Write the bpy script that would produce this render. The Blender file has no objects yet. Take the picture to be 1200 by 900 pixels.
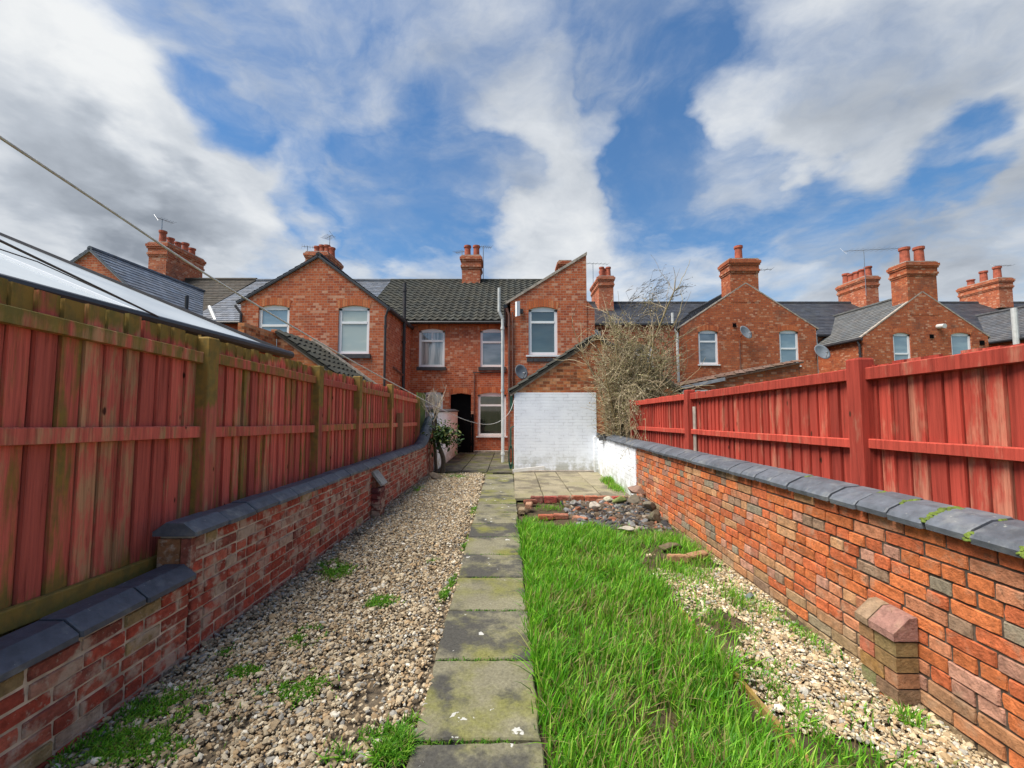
import bpy, bmesh, math, random
import numpy as np
from mathutils import Vector, Matrix
from mathutils.geometry import tessellate_polygon

random.seed(7)
rng = np.random.default_rng(7)
S = bpy.context.scene
COL = S.collection
R = math.radians

# ------------------------------------------------------------------ camera
F_PX, CAM_H, TILT = 495.0, 1.55, math.atan(31 / 495)
cam_data = bpy.data.cameras.new('camera')
cam_data.sensor_width = 36
cam_data.lens = F_PX / 1200 * 36
cam_data.clip_start = 0.05
cam_data.clip_end = 3000
cam = bpy.data.objects.new('camera', cam_data)
cam.location = (0, 0, CAM_H)
cam.rotation_euler = (math.pi / 2 + TILT, 0, 0)
COL.objects.link(cam)
S.camera = cam

def ray(px, py):
    u = (px - 600) / F_PX
    v = (450 - py) / F_PX
    c, s = math.cos(TILT), math.sin(TILT)
    return Vector((u, c - v * s, s + v * c)).normalized()

# ------------------------------------------------------------------ light
SUN_EL, SUN_AZ = R(60), R(-110)          # azimuth from +Y towards +X
sd = Vector((math.sin(SUN_AZ) * math.cos(SUN_EL), math.cos(SUN_AZ) * math.cos(SUN_EL), math.sin(SUN_EL)))
sun_data = bpy.data.lights.new('sun', 'SUN')
sun_data.energy = 3.1
sun_data.angle = R(40)
sun_data.color = (1.0, 0.93, 0.82)
sun = bpy.data.objects.new('sun', sun_data)
sun.rotation_euler = sd.to_track_quat('Z', 'Y').to_euler()
COL.objects.link(sun)

S.view_settings.view_transform = 'Standard'
S.view_settings.look = 'None'
S.view_settings.gamma = 1
S.view_settings.exposure = 1.25
S.view_settings.use_curve_mapping = False

class NT:
    """small helper to write node trees"""
    def __init__(self, tree):
        self.t = tree
    def n(self, typ, **kw):
        nd = self.t.nodes.new(typ)
        for k, v in kw.items():
            setattr(nd, k, v)
        return nd
    def put(self, sock, val):
        if val is None:
            return
        if isinstance(val, bpy.types.NodeSocket):
            self.t.links.new(val, sock)
        elif isinstance(val, (tuple, list)) and len(val) == 3 and sock.type == 'RGBA':
            sock.default_value = (*val, 1)
        else:
            sock.default_value = val
    def m(self, op, a, b=None, c=None, clamp=False):
        nd = self.n('ShaderNodeMath', operation=op, use_clamp=clamp)
        for i, v in enumerate((a, b, c)):
            if v is not None:
                self.put(nd.inputs[i], v)
        return nd.outputs[0]
    def vm(self, op, a, b=None, out=0):
        nd = self.n('ShaderNodeVectorMath', operation=op)
        self.put(nd.inputs[0], a)
        if b is not None:
            self.put(nd.inputs[3] if op == 'SCALE' else nd.inputs[1], b)
        return nd.outputs[out]
    def mix(self, f, a, b, blend='MIX'):
        nd = self.n('ShaderNodeMix', data_type='RGBA', blend_type=blend)
        self.put(nd.inputs[0], f)
        self.put(nd.inputs[6], a)
        self.put(nd.inputs[7], b)
        return nd.outputs[2]
    def noise(self, vec, scale, detail=4, rough=0.55, dist=0.0):
        nd = self.n('ShaderNodeTexNoise')
        self.put(nd.inputs['Vector'], vec)
        nd.inputs['Scale'].default_value = scale
        nd.inputs['Detail'].default_value = detail
        nd.inputs['Roughness'].default_value = rough
        nd.inputs['Distortion'].default_value = dist
        return nd.outputs['Fac']
    def ss(self, v, lo, hi, a=0.0, b=1.0):
        nd = self.n('ShaderNodeMapRange', interpolation_type='SMOOTHSTEP')
        self.put(nd.inputs[0], v)
        for i, x in enumerate((lo, hi, a, b)):
            nd.inputs[i + 1].default_value = x
        return nd.outputs[0]
    def ramp(self, f, stops, interp='LINEAR'):
        nd = self.n('ShaderNodeValToRGB')
        cr = nd.color_ramp
        cr.interpolation = interp
        while len(cr.elements) < len(stops):
            cr.elements.new(0.5)
        for e, (p, c) in zip(cr.elements, stops):
            e.position = p
            e.color = (*c, 1)
        self.put(nd.inputs[0], f)
        return nd.outputs[0]
    def xyz(self, v):
        nd = self.n('ShaderNodeSeparateXYZ')
        self.put(nd.inputs[0], v)
        return nd.outputs
    def vec(self, x, y, z):
        nd = self.n('ShaderNodeCombineXYZ')
        for i, v in enumerate((x, y, z)):
            self.put(nd.inputs[i], v)
        return nd.outputs[0]

# ------------------------------------------------------------------ sky
world = bpy.data.worlds.new('World')
S.world = world
world.use_nodes = True
world.node_tree.nodes.clear()
W = NT(world.node_tree)
sky = W.n('ShaderNodeTexSky', sky_type='NISHITA')
sky.sun_disc = False
sky.sun_elevation = SUN_EL
sky.sun_rotation = SUN_AZ
sky.air_density = 1.1
sky.dust_density = 0.4
sky.ozone_density = 2.2
tc = W.n('ShaderNodeTexCoord')
d0 = tc.outputs['Generated']
dz = W.m('MAXIMUM', W.xyz(d0)[2], 0.0)
flat = W.vm('DIVIDE', d0, W.vec(W.m('ADD', dz, 0.22), W.m('ADD', dz, 0.22), W.m('ADD', dz, 0.22)))
wn = W.n('ShaderNodeTexNoise')
W.put(wn.inputs['Vector'], flat)
wn.inputs['Scale'].default_value = 1.6
wn.inputs['Detail'].default_value = 5
warp = W.vm('SCALE', W.vm('SUBTRACT', wn.outputs['Color'], (0.5, 0.5, 0.5)), 0.30)
wn2 = W.n('ShaderNodeTexNoise')
W.put(wn2.inputs['Vector'], flat)
wn2.inputs['Scale'].default_value = 7.0
wn2.inputs['Detail'].default_value = 5
warp = W.vm('ADD', warp, W.vm('SCALE', W.vm('SUBTRACT', wn2.outputs['Color'], (0.5, 0.5, 0.5)), 0.10))
dw = W.vm('NORMALIZE', W.vm('ADD', d0, warp))
fw = W.vm('ADD', flat, W.vm('SCALE', warp, 0.9))
n1 = W.noise(fw, 2.1, 10, 0.60, 0.2)
n2 = W.noise(fw, 6.5, 8, 0.62)
dens = W.m('ADD', W.m('MULTIPLY', n1, 0.78), W.m('MULTIPLY', n2, 0.22))
def blob(px, py, rad, amp):
    c = ray(px, py)
    dp = W.vm('DOT_PRODUCT', dw, tuple(c), out=1)
    ca = math.cos(rad)
    return W.m('MULTIPLY', W.ss(dp, ca, 1.0), amp)
# banks of cloud and gaps between them, as directions of the sky
BLOBS = [(30, 60, .30, .22), (90, 180, .22, .24), (200, 240, .20, .26), (320, 275, .16, .20), (400, 300, .14, .14), (40, 280, .25, .2), (640, 260, .20, .20),
         (665, 140, .17, .16), (690, 310, .20, .16), (880, 180, .13, .22), (920, 110, .14, .10), (1080, 90, .26, .16), (1160, 30, .28, .14),
         (1000, 310, .20, .16), (860, 290, .14, .14), (480, 320, .14, .12), (1180, 270, .2, .16), (380, 150, .26, .12), (560, 60, .2, .05), (620, 20, .2, .05),
         (470, 225, .17, -.34), (540, 150, .13, -.16), (270, 150, .09, -.2), (360, 235, .07, -.14), (590, 215, .10, -.3), (550, 255, .10, -.2), (430, 280, .08, -.12), (775, 195, .13, -.42),
         (735, 60, .13, -.18), (800, 30, .14, -.12), (700, 110, .05, -.1), (1105, 185, .09, -.42), (960, 250, .12, -.26), (870, 240, .12, -.24), (1040, 260, .1, -.16), (640, 60, .16, -.04)]
for b in BLOBS:
    dens = W.m('ADD', dens, blob(*b))
mask = W.ss(dens, 0.38, 0.82)
veil = W.m('MULTIPLY', W.ss(W.noise(fw, 2.6, 8, 0.58, 0.25), 0.40, 0.74), W.ss(dens, 0.10, 0.42, 0.18, 0.75))
mask = W.m('MAXIMUM', mask, W.m('ADD', veil, 0.06))
shade = W.m('ADD', W.m('MULTIPLY', W.noise(fw, 2.6, 6, 0.55), 0.75), W.m('MULTIPLY', W.noise(fw, 7.0, 5, 0.6), 0.25))
for b in [(215, 243, .07, .18), (170, 228, .08, .16), (120, 212, .08, .14), (250, 250, .05, .12), (30, 165, .10, .16), (70, 190, .10, .12), (150, 250, .10, .06), (330, 245, .12, .12), (60, 215, .12, .05), (1030, 190, .25, .06), (1180, 60, .3, .06), (700, 180, .14, .06), (1080, 260, .2, .1),
          (60, 40, .3, -.04), (120, 120, .16, -.12), (60, 330, .2, -.08), (660, 330, .2, -.1), (880, 190, .1, -.12)]:
    shade = W.m('ADD', shade, blob(*b))
ccol = W.ramp(shade, [(0.28, (0.97, 0.99, 1.0)), (0.45, (0.76, 0.80, 0.85)), (0.62, (0.55, 0.60, 0.67)), (0.92, (0.31, 0.35, 0.41))])
bg_sky = W.n('ShaderNodeBackground')
hsv = W.n('ShaderNodeHueSaturation')
hsv.inputs['Saturation'].default_value = 1.32
W.put(hsv.inputs['Color'], sky.outputs[0])
W.put(bg_sky.inputs[0], hsv.outputs[0])
bg_sky.inputs[1].default_value = 0.06
bg_cl = W.n('ShaderNodeBackground')
W.put(bg_cl.inputs[0], ccol)
bg_cl.inputs[1].default_value = 0.385
ms = W.n('ShaderNodeMixShader')
W.put(ms.inputs[0], mask)
W.put(ms.inputs[1], bg_sky.outputs[0])
W.put(ms.inputs[2], bg_cl.outputs[0])
wo = W.n('ShaderNodeOutputWorld')
W.put(wo.inputs[0], ms.outputs[0])

# ------------------------------------------------------------------ materials
def new_mat(name):
    m = bpy.data.materials.new(name)
    m.use_nodes = True
    m.node_tree.nodes.clear()
    t = NT(m.node_tree)
    bs = t.n('ShaderNodeBsdfPrincipled')
    out = t.n('ShaderNodeOutputMaterial')
    t.put(out.inputs[0], bs.outputs[0])
    t.bs, t.out = bs, out
    return m, t

def fin(t, col, rough=0.8, bump=None, strength=0.3, dist=0.01, spec=None, metal=None):
    t.put(t.bs.inputs['Base Color'], col)
    t.put(t.bs.inputs['Roughness'], rough)
    if spec is not None:
        t.bs.inputs['Specular IOR Level'].default_value = spec
    if metal is not None:
        t.bs.inputs['Metallic'].default_value = metal
    if bump is not None:
        b = t.n('ShaderNodeBump')
        b.inputs['Strength'].default_value = strength
        b.inputs['Distance'].default_value = dist
        t.put(b.inputs['Height'], bump)
        t.put(t.bs.inputs['Normal'], b.outputs[0])

def pos(t):
    return t.n('ShaderNodeNewGeometry').outputs['Position']
def attr(t, name='col'):
    a = t.n('ShaderNodeAttribute')
    a.attribute_name = name
    return a.outputs['Color']

def plain(name, col, rough=0.6, var=0.15, scale=8.0, metal=0.0, bump=0.15, spec=0.5):
    m, t = new_mat(name)
    p = pos(t)
    n = t.noise(p, scale, 5)
    c = t.mix(t.ss(n, 0.3, 0.75), tuple(x * (1 - var) for x in col), tuple(min(1, x * (1 + var)) for x in col))
    fin(t, c, rough, t.noise(p, scale * 6, 4), bump, 0.004, spec, metal)
    return m

def attr_mat(name, rough=0.85, scale=30.0, var=0.35, bump=0.5, bdist=0.006, stain=None, spec=0.3, sz=(0.45, 0.65)):
    """per-piece colour carried by the mesh, broken up by noise; optional stain (colour, scale)"""
    m, t = new_mat(name)
    p = pos(t)
    c = attr(t)
    n = t.noise(p, scale, 6, 0.6)
    c = t.mix(1.0, c, t.ramp(n, [(0.25, (1 - var,) * 3), (0.75, (1 + var * 0.5,) * 3)]), 'MULTIPLY')
    if stain:
        for col, sc, lo, hi, amt in stain:
            k = t.m('MULTIPLY', t.ss(t.noise(p, sc, 5, 0.6), lo, hi), amt)
            c = t.mix(k, c, col)
    fin(t, c, rough, t.noise(p, scale * 2.5, 6, 0.65), bump, bdist, spec)
    return m

def house_brick(name, ramp, mortar, bw=0.172, bh=0.076, mj=0.012, soldier=False, speck=0.5, grime=0.7):
    m, t = new_mat(name)
    p = pos(t)
    g = t.n('ShaderNodeNewGeometry')
    x, y, z = t.xyz(p)
    ny = t.m('ABSOLUTE', t.xyz(g.outputs['True Normal'])[1])
    side = t.m('LESS_THAN', ny, 0.5)
    u = t.m('ADD', t.m('MULTIPLY', x, t.m('SUBTRACT', 1.0, side)), t.m('MULTIPLY', y, side))
    v = z
    if soldier:
        u, v = t.m('MULTIPLY', u, 1.0), t.m('ADD', z, 50.0)
    row = t.m('FLOOR', t.m('DIVIDE', v, bh))
    # rows of stretchers with rows of headers among them
    hd = t.m('LESS_THAN', t.m('FRACT', t.m('MULTIPLY', row, 0.25)), 0.2)
    w = bw if soldier else t.m('SUBTRACT', bw, t.m('MULTIPLY', hd, bw * 0.5))
    uu = t.m('ADD', t.m('DIVIDE', u, w), t.m('MULTIPLY', row, 0.5))
    colm = t.m('FLOOR', uu)
    fx = t.m('FRACT', uu)
    fy = t.m('FRACT', t.m('DIVIDE', v, bh))
    wn = t.n('ShaderNodeTexWhiteNoise', noise_dimensions='2D')
    t.put(wn.inputs['Vector'], t.vec(colm, row, 0.0))
    r = wn.outputs['Value']
    big = t.noise(p, 0.9, 4)
    c = t.ramp(t.m('ADD', r, t.m('MULTIPLY', t.m('SUBTRACT', big, 0.5), 0.6)), ramp)
    fine = t.noise(p, 22, 5, 0.65)
    c = t.mix(1.0, c, t.ramp(fine, [(0.3, (0.72,) * 3), (0.7, (1.2,) * 3)]), 'MULTIPLY')
    # pale spalled faces and dark soot, where they are on the wall
    sp = t.m('MULTIPLY', t.ss(t.m('ADD', r, t.m('MULTIPLY', t.noise(p, 2.2, 5), 0.7)), 1.16, 1.3), speck)
    c = t.mix(sp, c, (0.60, 0.36, 0.25))
    gr = t.m('MULTIPLY', t.ss(t.noise(p, 1.3, 7, 0.65), 0.5, 0.72), grime)
    c = t.mix(gr, c, (0.17, 0.07, 0.045))
    mo = t.m('MAXIMUM', t.m('LESS_THAN', fx, mj / bw), t.m('LESS_THAN', fy, mj / bh))
    c = t.mix(t.m('MULTIPLY', mo, 0.85), c, mortar)
    h = t.m('SUBTRACT', t.m('MULTIPLY', fine, 0.5), t.m('MULTIPLY', mo, 0.8))
    fin(t, c, 0.9, h, 0.55, 0.012, 0.2)
    return m

RAMP_RED = [(0.0, (0.33, 0.078, 0.038)), (0.2, (0.42, 0.10, 0.042)), (0.5, (0.47, 0.118, 0.048)), (0.8, (0.51, 0.14, 0.058)), (0.98, (0.54, 0.20, 0.10))]
RAMP_ORG = [(0.0, (0.20, 0.07, 0.03)), (0.3, (0.40, 0.11, 0.045)), (0.6, (0.50, 0.17, 0.06)), (0.9, (0.56, 0.26, 0.12))]
M = {}
M['brick'] = house_brick('house_brick', RAMP_RED, (0.40, 0.26, 0.19))
M['brick_dark'] = house_brick('house_brick_dark', [(p, tuple(x * 0.8 for x in c)) for p, c in RAMP_RED], (0.22, 0.13, 0.10), grime=0.6)
M['brick_right'] = house_brick('house_brick_brown', [(p, (c[0] * .92, c[1] * .95, c[2] * .9)) for p, c in RAMP_RED], (0.2, 0.12, 0.085), speck=0.4, grime=0.75)
M['brick_warm'] = house_brick('house_brick_warm', RAMP_ORG, (0.32, 0.2, 0.12), speck=0.25, grime=0.45)
M['soldier'] = house_brick('arch_brick', [(p, (c[0] * 1.05, c[1] * 1.1, c[2])) for p, c in RAMP_RED], (0.24, 0.12, 0.08), bw=0.076, bh=0.5, mj=0.01, soldier=True, speck=0.0, grime=0.2)
M['garden_brick'] = attr_mat('garden_brick', 0.9, 30, 0.5, 1.0, 0.012,
    stain=[((0.40, 0.28, 0.19), 8, 0.52, 0.70, 0.55), ((0.12, 0.08, 0.05), 5, 0.60, 0.76, 0.45), ((0.13, 0.07, 0.035), 38, 0.62, 0.70, 0.6)])
M['garden_brick_left'] = attr_mat('garden_brick_left', 0.9, 26, 0.5, 1.0, 0.012,
    stain=[((0.50, 0.38, 0.29), 7.5, 0.48, 0.62, 0.8), ((0.50, 0.40, 0.31), 30, 0.58, 0.66, 0.5), ((0.10, 0.035, 0.03), 3, 0.55, 0.72, 0.6)])
M['mortar_dark'] = plain('mortar_dark', (0.085, 0.062, 0.045), 0.95, 0.4, 14, bump=0.5)
M['mortar_pale'] = plain('mortar_pale', (0.50, 0.41, 0.32), 0.95, 0.35, 10, bump=0.5)
M['coping'] = attr_mat('blue_coping', 0.55, 18, 0.4, 0.6, 0.006, stain=[((0.24, 0.25, 0.24), 6, 0.52, 0.72, 0.5), ((0.34, 0.35, 0.32), 26, 0.66, 0.71, 0.6), ((0.03, 0.032, 0.035), 9, 0.56, 0.7, 0.5)], spec=0.4)
M['white_upvc'] = plain('white_upvc', (0.80, 0.81, 0.82), 0.35, 0.03, 3, bump=0.0)
M['white_pipe'] = plain('white_pipe', (0.50, 0.51, 0.50), 0.5, 0.12, 5, bump=0.1)
M['black_plastic'] = plain('black_plastic', (0.018, 0.018, 0.02), 0.4, 0.2, 6, bump=0.05)
M['iron_pipe'] = plain('iron_pipe', (0.03, 0.026, 0.028), 0.55, 0.3, 9, bump=0.2)
M['brown_pipe'] = plain('brown_pipe', (0.16, 0.07, 0.05), 0.6, 0.25, 9)
M['cement'] = plain('cement', (0.36, 0.31, 0.26), 0.95, 0.3, 9, bump=0.5)
M['pot'] = plain('clay_pot', (0.36, 0.085, 0.045), 0.85, 0.3, 7, bump=0.3)
M['metal'] = plain('grey_metal', (0.30, 0.31, 0.33), 0.4, 0.15, 6, 0.7, bump=0.05)
M['dish'] = plain('dish_grey', (0.16, 0.18, 0.20), 0.5, 0.15, 6, bump=0.05)
M['stone_sill'] = plain('dark_sill', (0.045, 0.045, 0.05), 0.7, 0.3, 12)
M['black'] = plain('black_paint_and_shade', (0.004, 0.004, 0.005), 0.95, 0.2, 6, spec=0.05)  # gate and air bricks; also the shade painted inside the passage
M['rope'] = plain('rope_white', (0.60, 0.59, 0.56), 0.8, 0.15, 40)
M['cable'] = plain('cable_grey', (0.09, 0.085, 0.085), 0.6, 0.15, 20)
M['lead'] = plain('lead_flashing', (0.26, 0.27, 0.30), 0.6, 0.2, 8)
M['slate'] = attr_mat('slate', 0.5, 9, 0.3, 0.3, 0.004, stain=[((0.10, 0.10, 0.08), 2.2, 0.5, 0.75, 0.4)], spec=0.5)
M['tile'] = attr_mat('concrete_tile', 0.85, 14, 0.4, 0.5, 0.006, stain=[((0.20, 0.20, 0.15), 18, 0.62, 0.72, 0.5), ((0.06, 0.055, 0.03), 2.5, 0.5, 0.75, 0.5)], spec=0.3)

def whitewash():
    m, t = new_mat('white_painted_brick')
    p = pos(t)
    g = t.n('ShaderNodeNewGeometry')
    x, y, z = t.xyz(p)
    side = t.m('LESS_THAN', t.m('ABSOLUTE', t.xyz(g.outputs['True Normal'])[1]), 0.5)
    u = t.m('ADD', t.m('MULTIPLY', x, t.m('SUBTRACT', 1.0, side)), t.m('MULTIPLY', y, side))
    u = t.m('ADD', u, t.m('MULTIPLY', t.noise(p, 5, 3), 0.02))
    zz = t.m('ADD', z, t.m('MULTIPLY', t.noise(p, 4, 3), 0.015))
    row = t.m('FLOOR', t.m('DIVIDE', zz, 0.078))
    uu = t.m('ADD', t.m('DIVIDE', u, 0.235), t.m('MULTIPLY', row, 0.5))
    e1 = t.m('ABSOLUTE', t.m('SUBTRACT', t.m('FRACT', uu), 0.5))
    e2 = t.m('ABSOLUTE', t.m('SUBTRACT', t.m('FRACT', t.m('DIVIDE', zz, 0.078)), 0.5))
    joint = t.m('MAXIMUM', t.ss(e1, 0.455, 0.5), t.ss(e2, 0.38, 0.5))
    c = t.mix(t.ss(t.noise(p, 3, 6), 0.35, 0.7), (0.84, 0.88, 0.93), (0.77, 0.81, 0.87))
    jn = t.m('MULTIPLY', joint, t.ss(t.noise(p, 6, 4), 0.42, 0.62))
    c = t.mix(t.m('MULTIPLY', jn, 0.5), c, (0.34, 0.35, 0.36))
    c = t.mix(t.m('MULTIPLY', t.ss(t.noise(p, 14, 6, 0.7), 0.68, 0.74), 0.6), c, (0.40, 0.20, 0.13))
    low = t.m('MULTIPLY', t.ss(z, 0.6, 0.0), t.ss(t.noise(p, 6, 6, 0.65), 0.36, 0.60))
    c = t.mix(t.m('MULTIPLY', low, 0.75), c, (0.34, 0.34, 0.24))
    h = t.m('SUBTRACT', t.m('MULTIPLY', t.noise(p, 30, 5), 0.35), t.m('MULTIPLY', joint, 0.6))
    fin(t, c, 0.75, h, 0.45, 0.01, 0.3)
    return m
M['whitewash'] = whitewash()

def wood(name, red, worn, algae, alg_amt, z_top, z_low, per=0.85, tone=(0.64, 1.18)):
    """stained softwood boards: per-board tone in the mesh, vertical grain, worn and green patches"""
    m, t = new_mat(name)
    p = pos(t)
    a = t.xyz(attr(t))
    gx = t.vm('MULTIPLY', p, (38.0, 38.0, 1.6))
    off = t.vm('ADD', gx, t.vec(t.m('MULTIPLY', a[0], 91.0), t.m('MULTIPLY', a[0], 37.0), t.m('MULTIPLY', a[0], 53.0)))
    grain = t.noise(off, 1.0, 6, 0.65, 0.6)
    grain2 = t.noise(off, 3.5, 5, 0.7)
    worn_k = t.m('ADD', t.m('MULTIPLY', a[1], per), t.m('MULTIPLY', t.m('SUBTRACT', t.noise(t.vm('MULTIPLY', p, (12.0, 12.0, 3.0)), 1.0, 7, 0.65), 0.5), 1.8))
    c = t.mix(t.ss(worn_k, 0.42, 0.78), red, worn)
    c = t.mix(1.0, c, t.ramp(grain, [(0.25, (0.42,) * 3), (0.48, (0.92,) * 3), (0.75, (1.3,) * 3)]), 'MULTIPLY')
    c = t.mix(t.ss(grain2, 0.36, 0.28), c, (0.06, 0.022, 0.015))
    c = t.mix(1.0, c, t.mix(a[0], (tone[0],) * 3, (tone[1], tone[1] * .98, tone[1] * .95)), 'MULTIPLY')
    vo = t.n('ShaderNodeTexVoronoi')
    t.put(vo.inputs['Vector'], t.vm('MULTIPLY', p, (7.0, 7.0, 3.2)))
    vo.inputs['Scale'].default_value = 1.0
    c = t.mix(t.ss(vo.outputs['Distance'], 0.10, 0.05), c, (0.07, 0.025, 0.015))
    z = t.xyz(p)[2]
    zz = t.m('MAXIMUM', t.ss(z, z_top - 0.06, z_top + 0.06), t.m('MULTIPLY', t.ss(z, z_low + 0.3, z_low), 0.9))
    k = t.m('ADD', t.m('MULTIPLY', zz, 0.75), t.m('MULTIPLY', a[2], 0.65))
    k = t.m('ADD', k, t.m('MULTIPLY', t.m('SUBTRACT', t.noise(t.vm('MULTIPLY', p, (16.0, 16.0, 2.2)), 1.0, 6, 0.62), 0.5), 1.9))
    k = t.m('MULTIPLY', t.ss(k, 0.35, 0.85), alg_amt)
    c = t.mix(k, c, t.mix(t.ss(t.noise(p, 16, 4), 0.35, 0.65), algae, (algae[0] * 1.5, algae[1] * 1.25, algae[2] * 1.0)))
    h = t.m('ADD', t.m('MULTIPLY', grain, 0.7), t.m('MULTIPLY', grain2, 0.3))
    fin(t, c, 0.85, h, 0.8, 0.008, 0.15)
    return m
M['wood_left'] = wood('fence_wood_weathered', (0.66, 0.145, 0.105), (0.54, 0.28, 0.15), (0.175, 0.15, 0.04), 0.9, 2.03, 0.52, 0.62, (0.68, 1.14))
M['post_left'] = wood('fence_post_weathered', (0.60, 0.16, 0.11), (0.50, 0.28, 0.15), (0.19, 0.155, 0.045), 0.9, 1.6, 0.2)
M['wood_right'] = wood('fence_wood_red', (0.45, 0.07, 0.048), (0.50, 0.19, 0.125), (0.14, 0.085, 0.04), 0.35, 2.2, 0.75, 0.58, (0.68, 1.10))

def slab_mat(name, base, green, dark, lich, gs=1.0):
    m, t = new_mat(name)
    p = pos(t)
    a = t.xyz(attr(t))
    c = t.mix(t.ss(t.noise(p, 2.2, 6, 0.6), 0.35, 0.68), tuple(x * 0.8 for x in base), base)
    c = t.mix(t.m('MULTIPLY', t.ss(t.m('ADD', t.noise(p, 1.7, 7, 0.62), t.m('MULTIPLY', t.m('SUBTRACT', a[1], 0.5), 0.12)), 0.44, 0.66), gs), c, green)
    c = t.mix(t.ss(t.m('ADD', t.noise(t.vm('ADD', p, (7.0, 3.0, 0.0)), 2.6, 7, 0.65), t.m('MULTIPLY', t.m('SUBTRACT', a[0], 0.5), 0.14)), 0.45, 0.62), c, dark)
    c = t.mix(1.0, c, t.ramp(t.noise(p, 60, 5, 0.7), [(0.3, (0.62,) * 3), (0.7, (1.2,) * 3)]), 'MULTIPLY')
    vo = t.n('ShaderNodeTexVoronoi')
    t.put(vo.inputs['Vector'], t.vm('ADD', p, t.vm('SCALE', t.vec(t.noise(p, 24, 4), t.noise(p, 29, 4), 0.0), 0.10)))
    vo.inputs['Scale'].default_value = 13
    sz = t.m('MULTIPLY', t.ss(t.noise(p, 3.1, 3), 0.42, 0.70), t.m('MULTIPLY', t.xyz(vo.outputs['Color'])[0], 0.34))
    k = t.m('MULTIPLY', t.m('LESS_THAN', vo.outputs['Distance'], sz), lich)
    c = t.mix(k, c, (0.47, 0.47, 0.44))
    h = t.m('ADD', t.noise(p, 45, 6, 0.7), t.m('MULTIPLY', t.noise(p, 6, 4), 0.6))
    fin(t, c, 0.9, h, 0.45, 0.008, 0.25)
    return m
M['path'] = slab_mat('path_slab', (0.23, 0.215, 0.145), (0.17, 0.17, 0.048), (0.07, 0.068, 0.06), 0.95, 1.0)
M['patio'] = slab_mat('patio_slab', (0.33, 0.29, 0.20), (0.24, 0.22, 0.12), (0.16, 0.14, 0.10), 0.2, 0.7)
M['yard'] = slab_mat('yard_slab', (0.13, 0.12, 0.09), (0.10, 0.105, 0.03), (0.055, 0.05, 0.045), 0.1)

def ground_mat(name, cols, scale, bump=0.7, bd=0.03):
    m, t = new_mat(name)
    p = pos(t)
    n = t.m('ADD', t.m('MULTIPLY', t.noise(p, scale, 8, 0.65), 0.6), t.m('MULTIPLY', t.noise(p, scale * 7, 5, 0.65), 0.4))
    c = t.ramp(n, [(0.3 + 0.4 * i / (len(cols) - 1), c) for i, c in enumerate(cols)])
    fin(t, c, 0.95, n, bump, bd, 0.2)
    return m
M['soil'] = ground_mat('soil', [(0.03, 0.022, 0.014), (0.075, 0.055, 0.033), (0.13, 0.10, 0.06)], 5)
M['earth'] = ground_mat('earth', [(0.06, 0.08, 0.025), (0.09, 0.10, 0.035), (0.13, 0.10, 0.06)], 1.2)
M['gravel_bed'] = ground_mat('gravel_bed', [(0.07, 0.055, 0.04), (0.16, 0.125, 0.085), (0.26, 0.21, 0.145)], 22)
M['stone'] = attr_mat('gravel_stone', 0.8, 60, 0.3, 0.2, 0.003)
M['rubble'] = attr_mat('rubble_stone', 0.9, 22, 0.45, 0.6, 0.01, stain=[((0.07, 0.075, 0.03), 7, 0.55, 0.7, 0.5)])

def leaf_mat(name, trans=0.35, rough=0.55):
    m, t = new_mat(name)
    c = attr(t)
    fin(t, c, rough, spec=0.3)
    tr = t.n('ShaderNodeBsdfTranslucent')
    t.put(tr.inputs[0], t.mix(1.0, c, (1.0, 1.15, 0.5), 'MULTIPLY'))
    mx = t.n('ShaderNodeMixShader')
    mx.inputs[0].default_value = trans
    t.put(mx.inputs[1], t.bs.outputs[0])
    t.put(mx.inputs[2], tr.outputs[0])
    t.put(t.out.inputs[0], mx.outputs[0])
    return m
M['grass'] = leaf_mat('grass_blade', 0.4)
M['leaf'] = leaf_mat('leaf', 0.25, 0.4)
M['twig'] = attr_mat('twig_bark', 0.9, 30, 0.35, 0.2)
M['moss'] = plain('moss', (0.11, 0.155, 0.022), 0.95, 0.45, 30, bump=1.0)
M['board_green'] = plain('green_board', (0.12, 0.17, 0.035), 0.85, 0.4, 3, bump=0.3)
M['white_wood'] = plain('white_plank', (0.68, 0.67, 0.64), 0.6, 0.1, 6)
M['hose'] = plain('green_hose', (0.015, 0.07, 0.045), 0.4, 0.2, 9)
M['flue'] = plain('flue_white', (0.62, 0.62, 0.60), 0.5, 0.1, 5)

def sheet_mat():
    m, t = new_mat('twinwall_sheet')
    p = pos(t)
    n = t.noise(p, 1.3, 4)
    c = t.mix(t.ss(n, 0.3, 0.7), (0.34, 0.38, 0.41), (0.44, 0.48, 0.50))
    st = t.m('FRACT', t.m('MULTIPLY', t.xyz(p)[1], 60.0))
    fin(t, c, 0.32, t.ss(st, 0.0, 0.2), 0.06, 0.002, 0.8)
    return m
M['sheet'] = sheet_mat()

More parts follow.
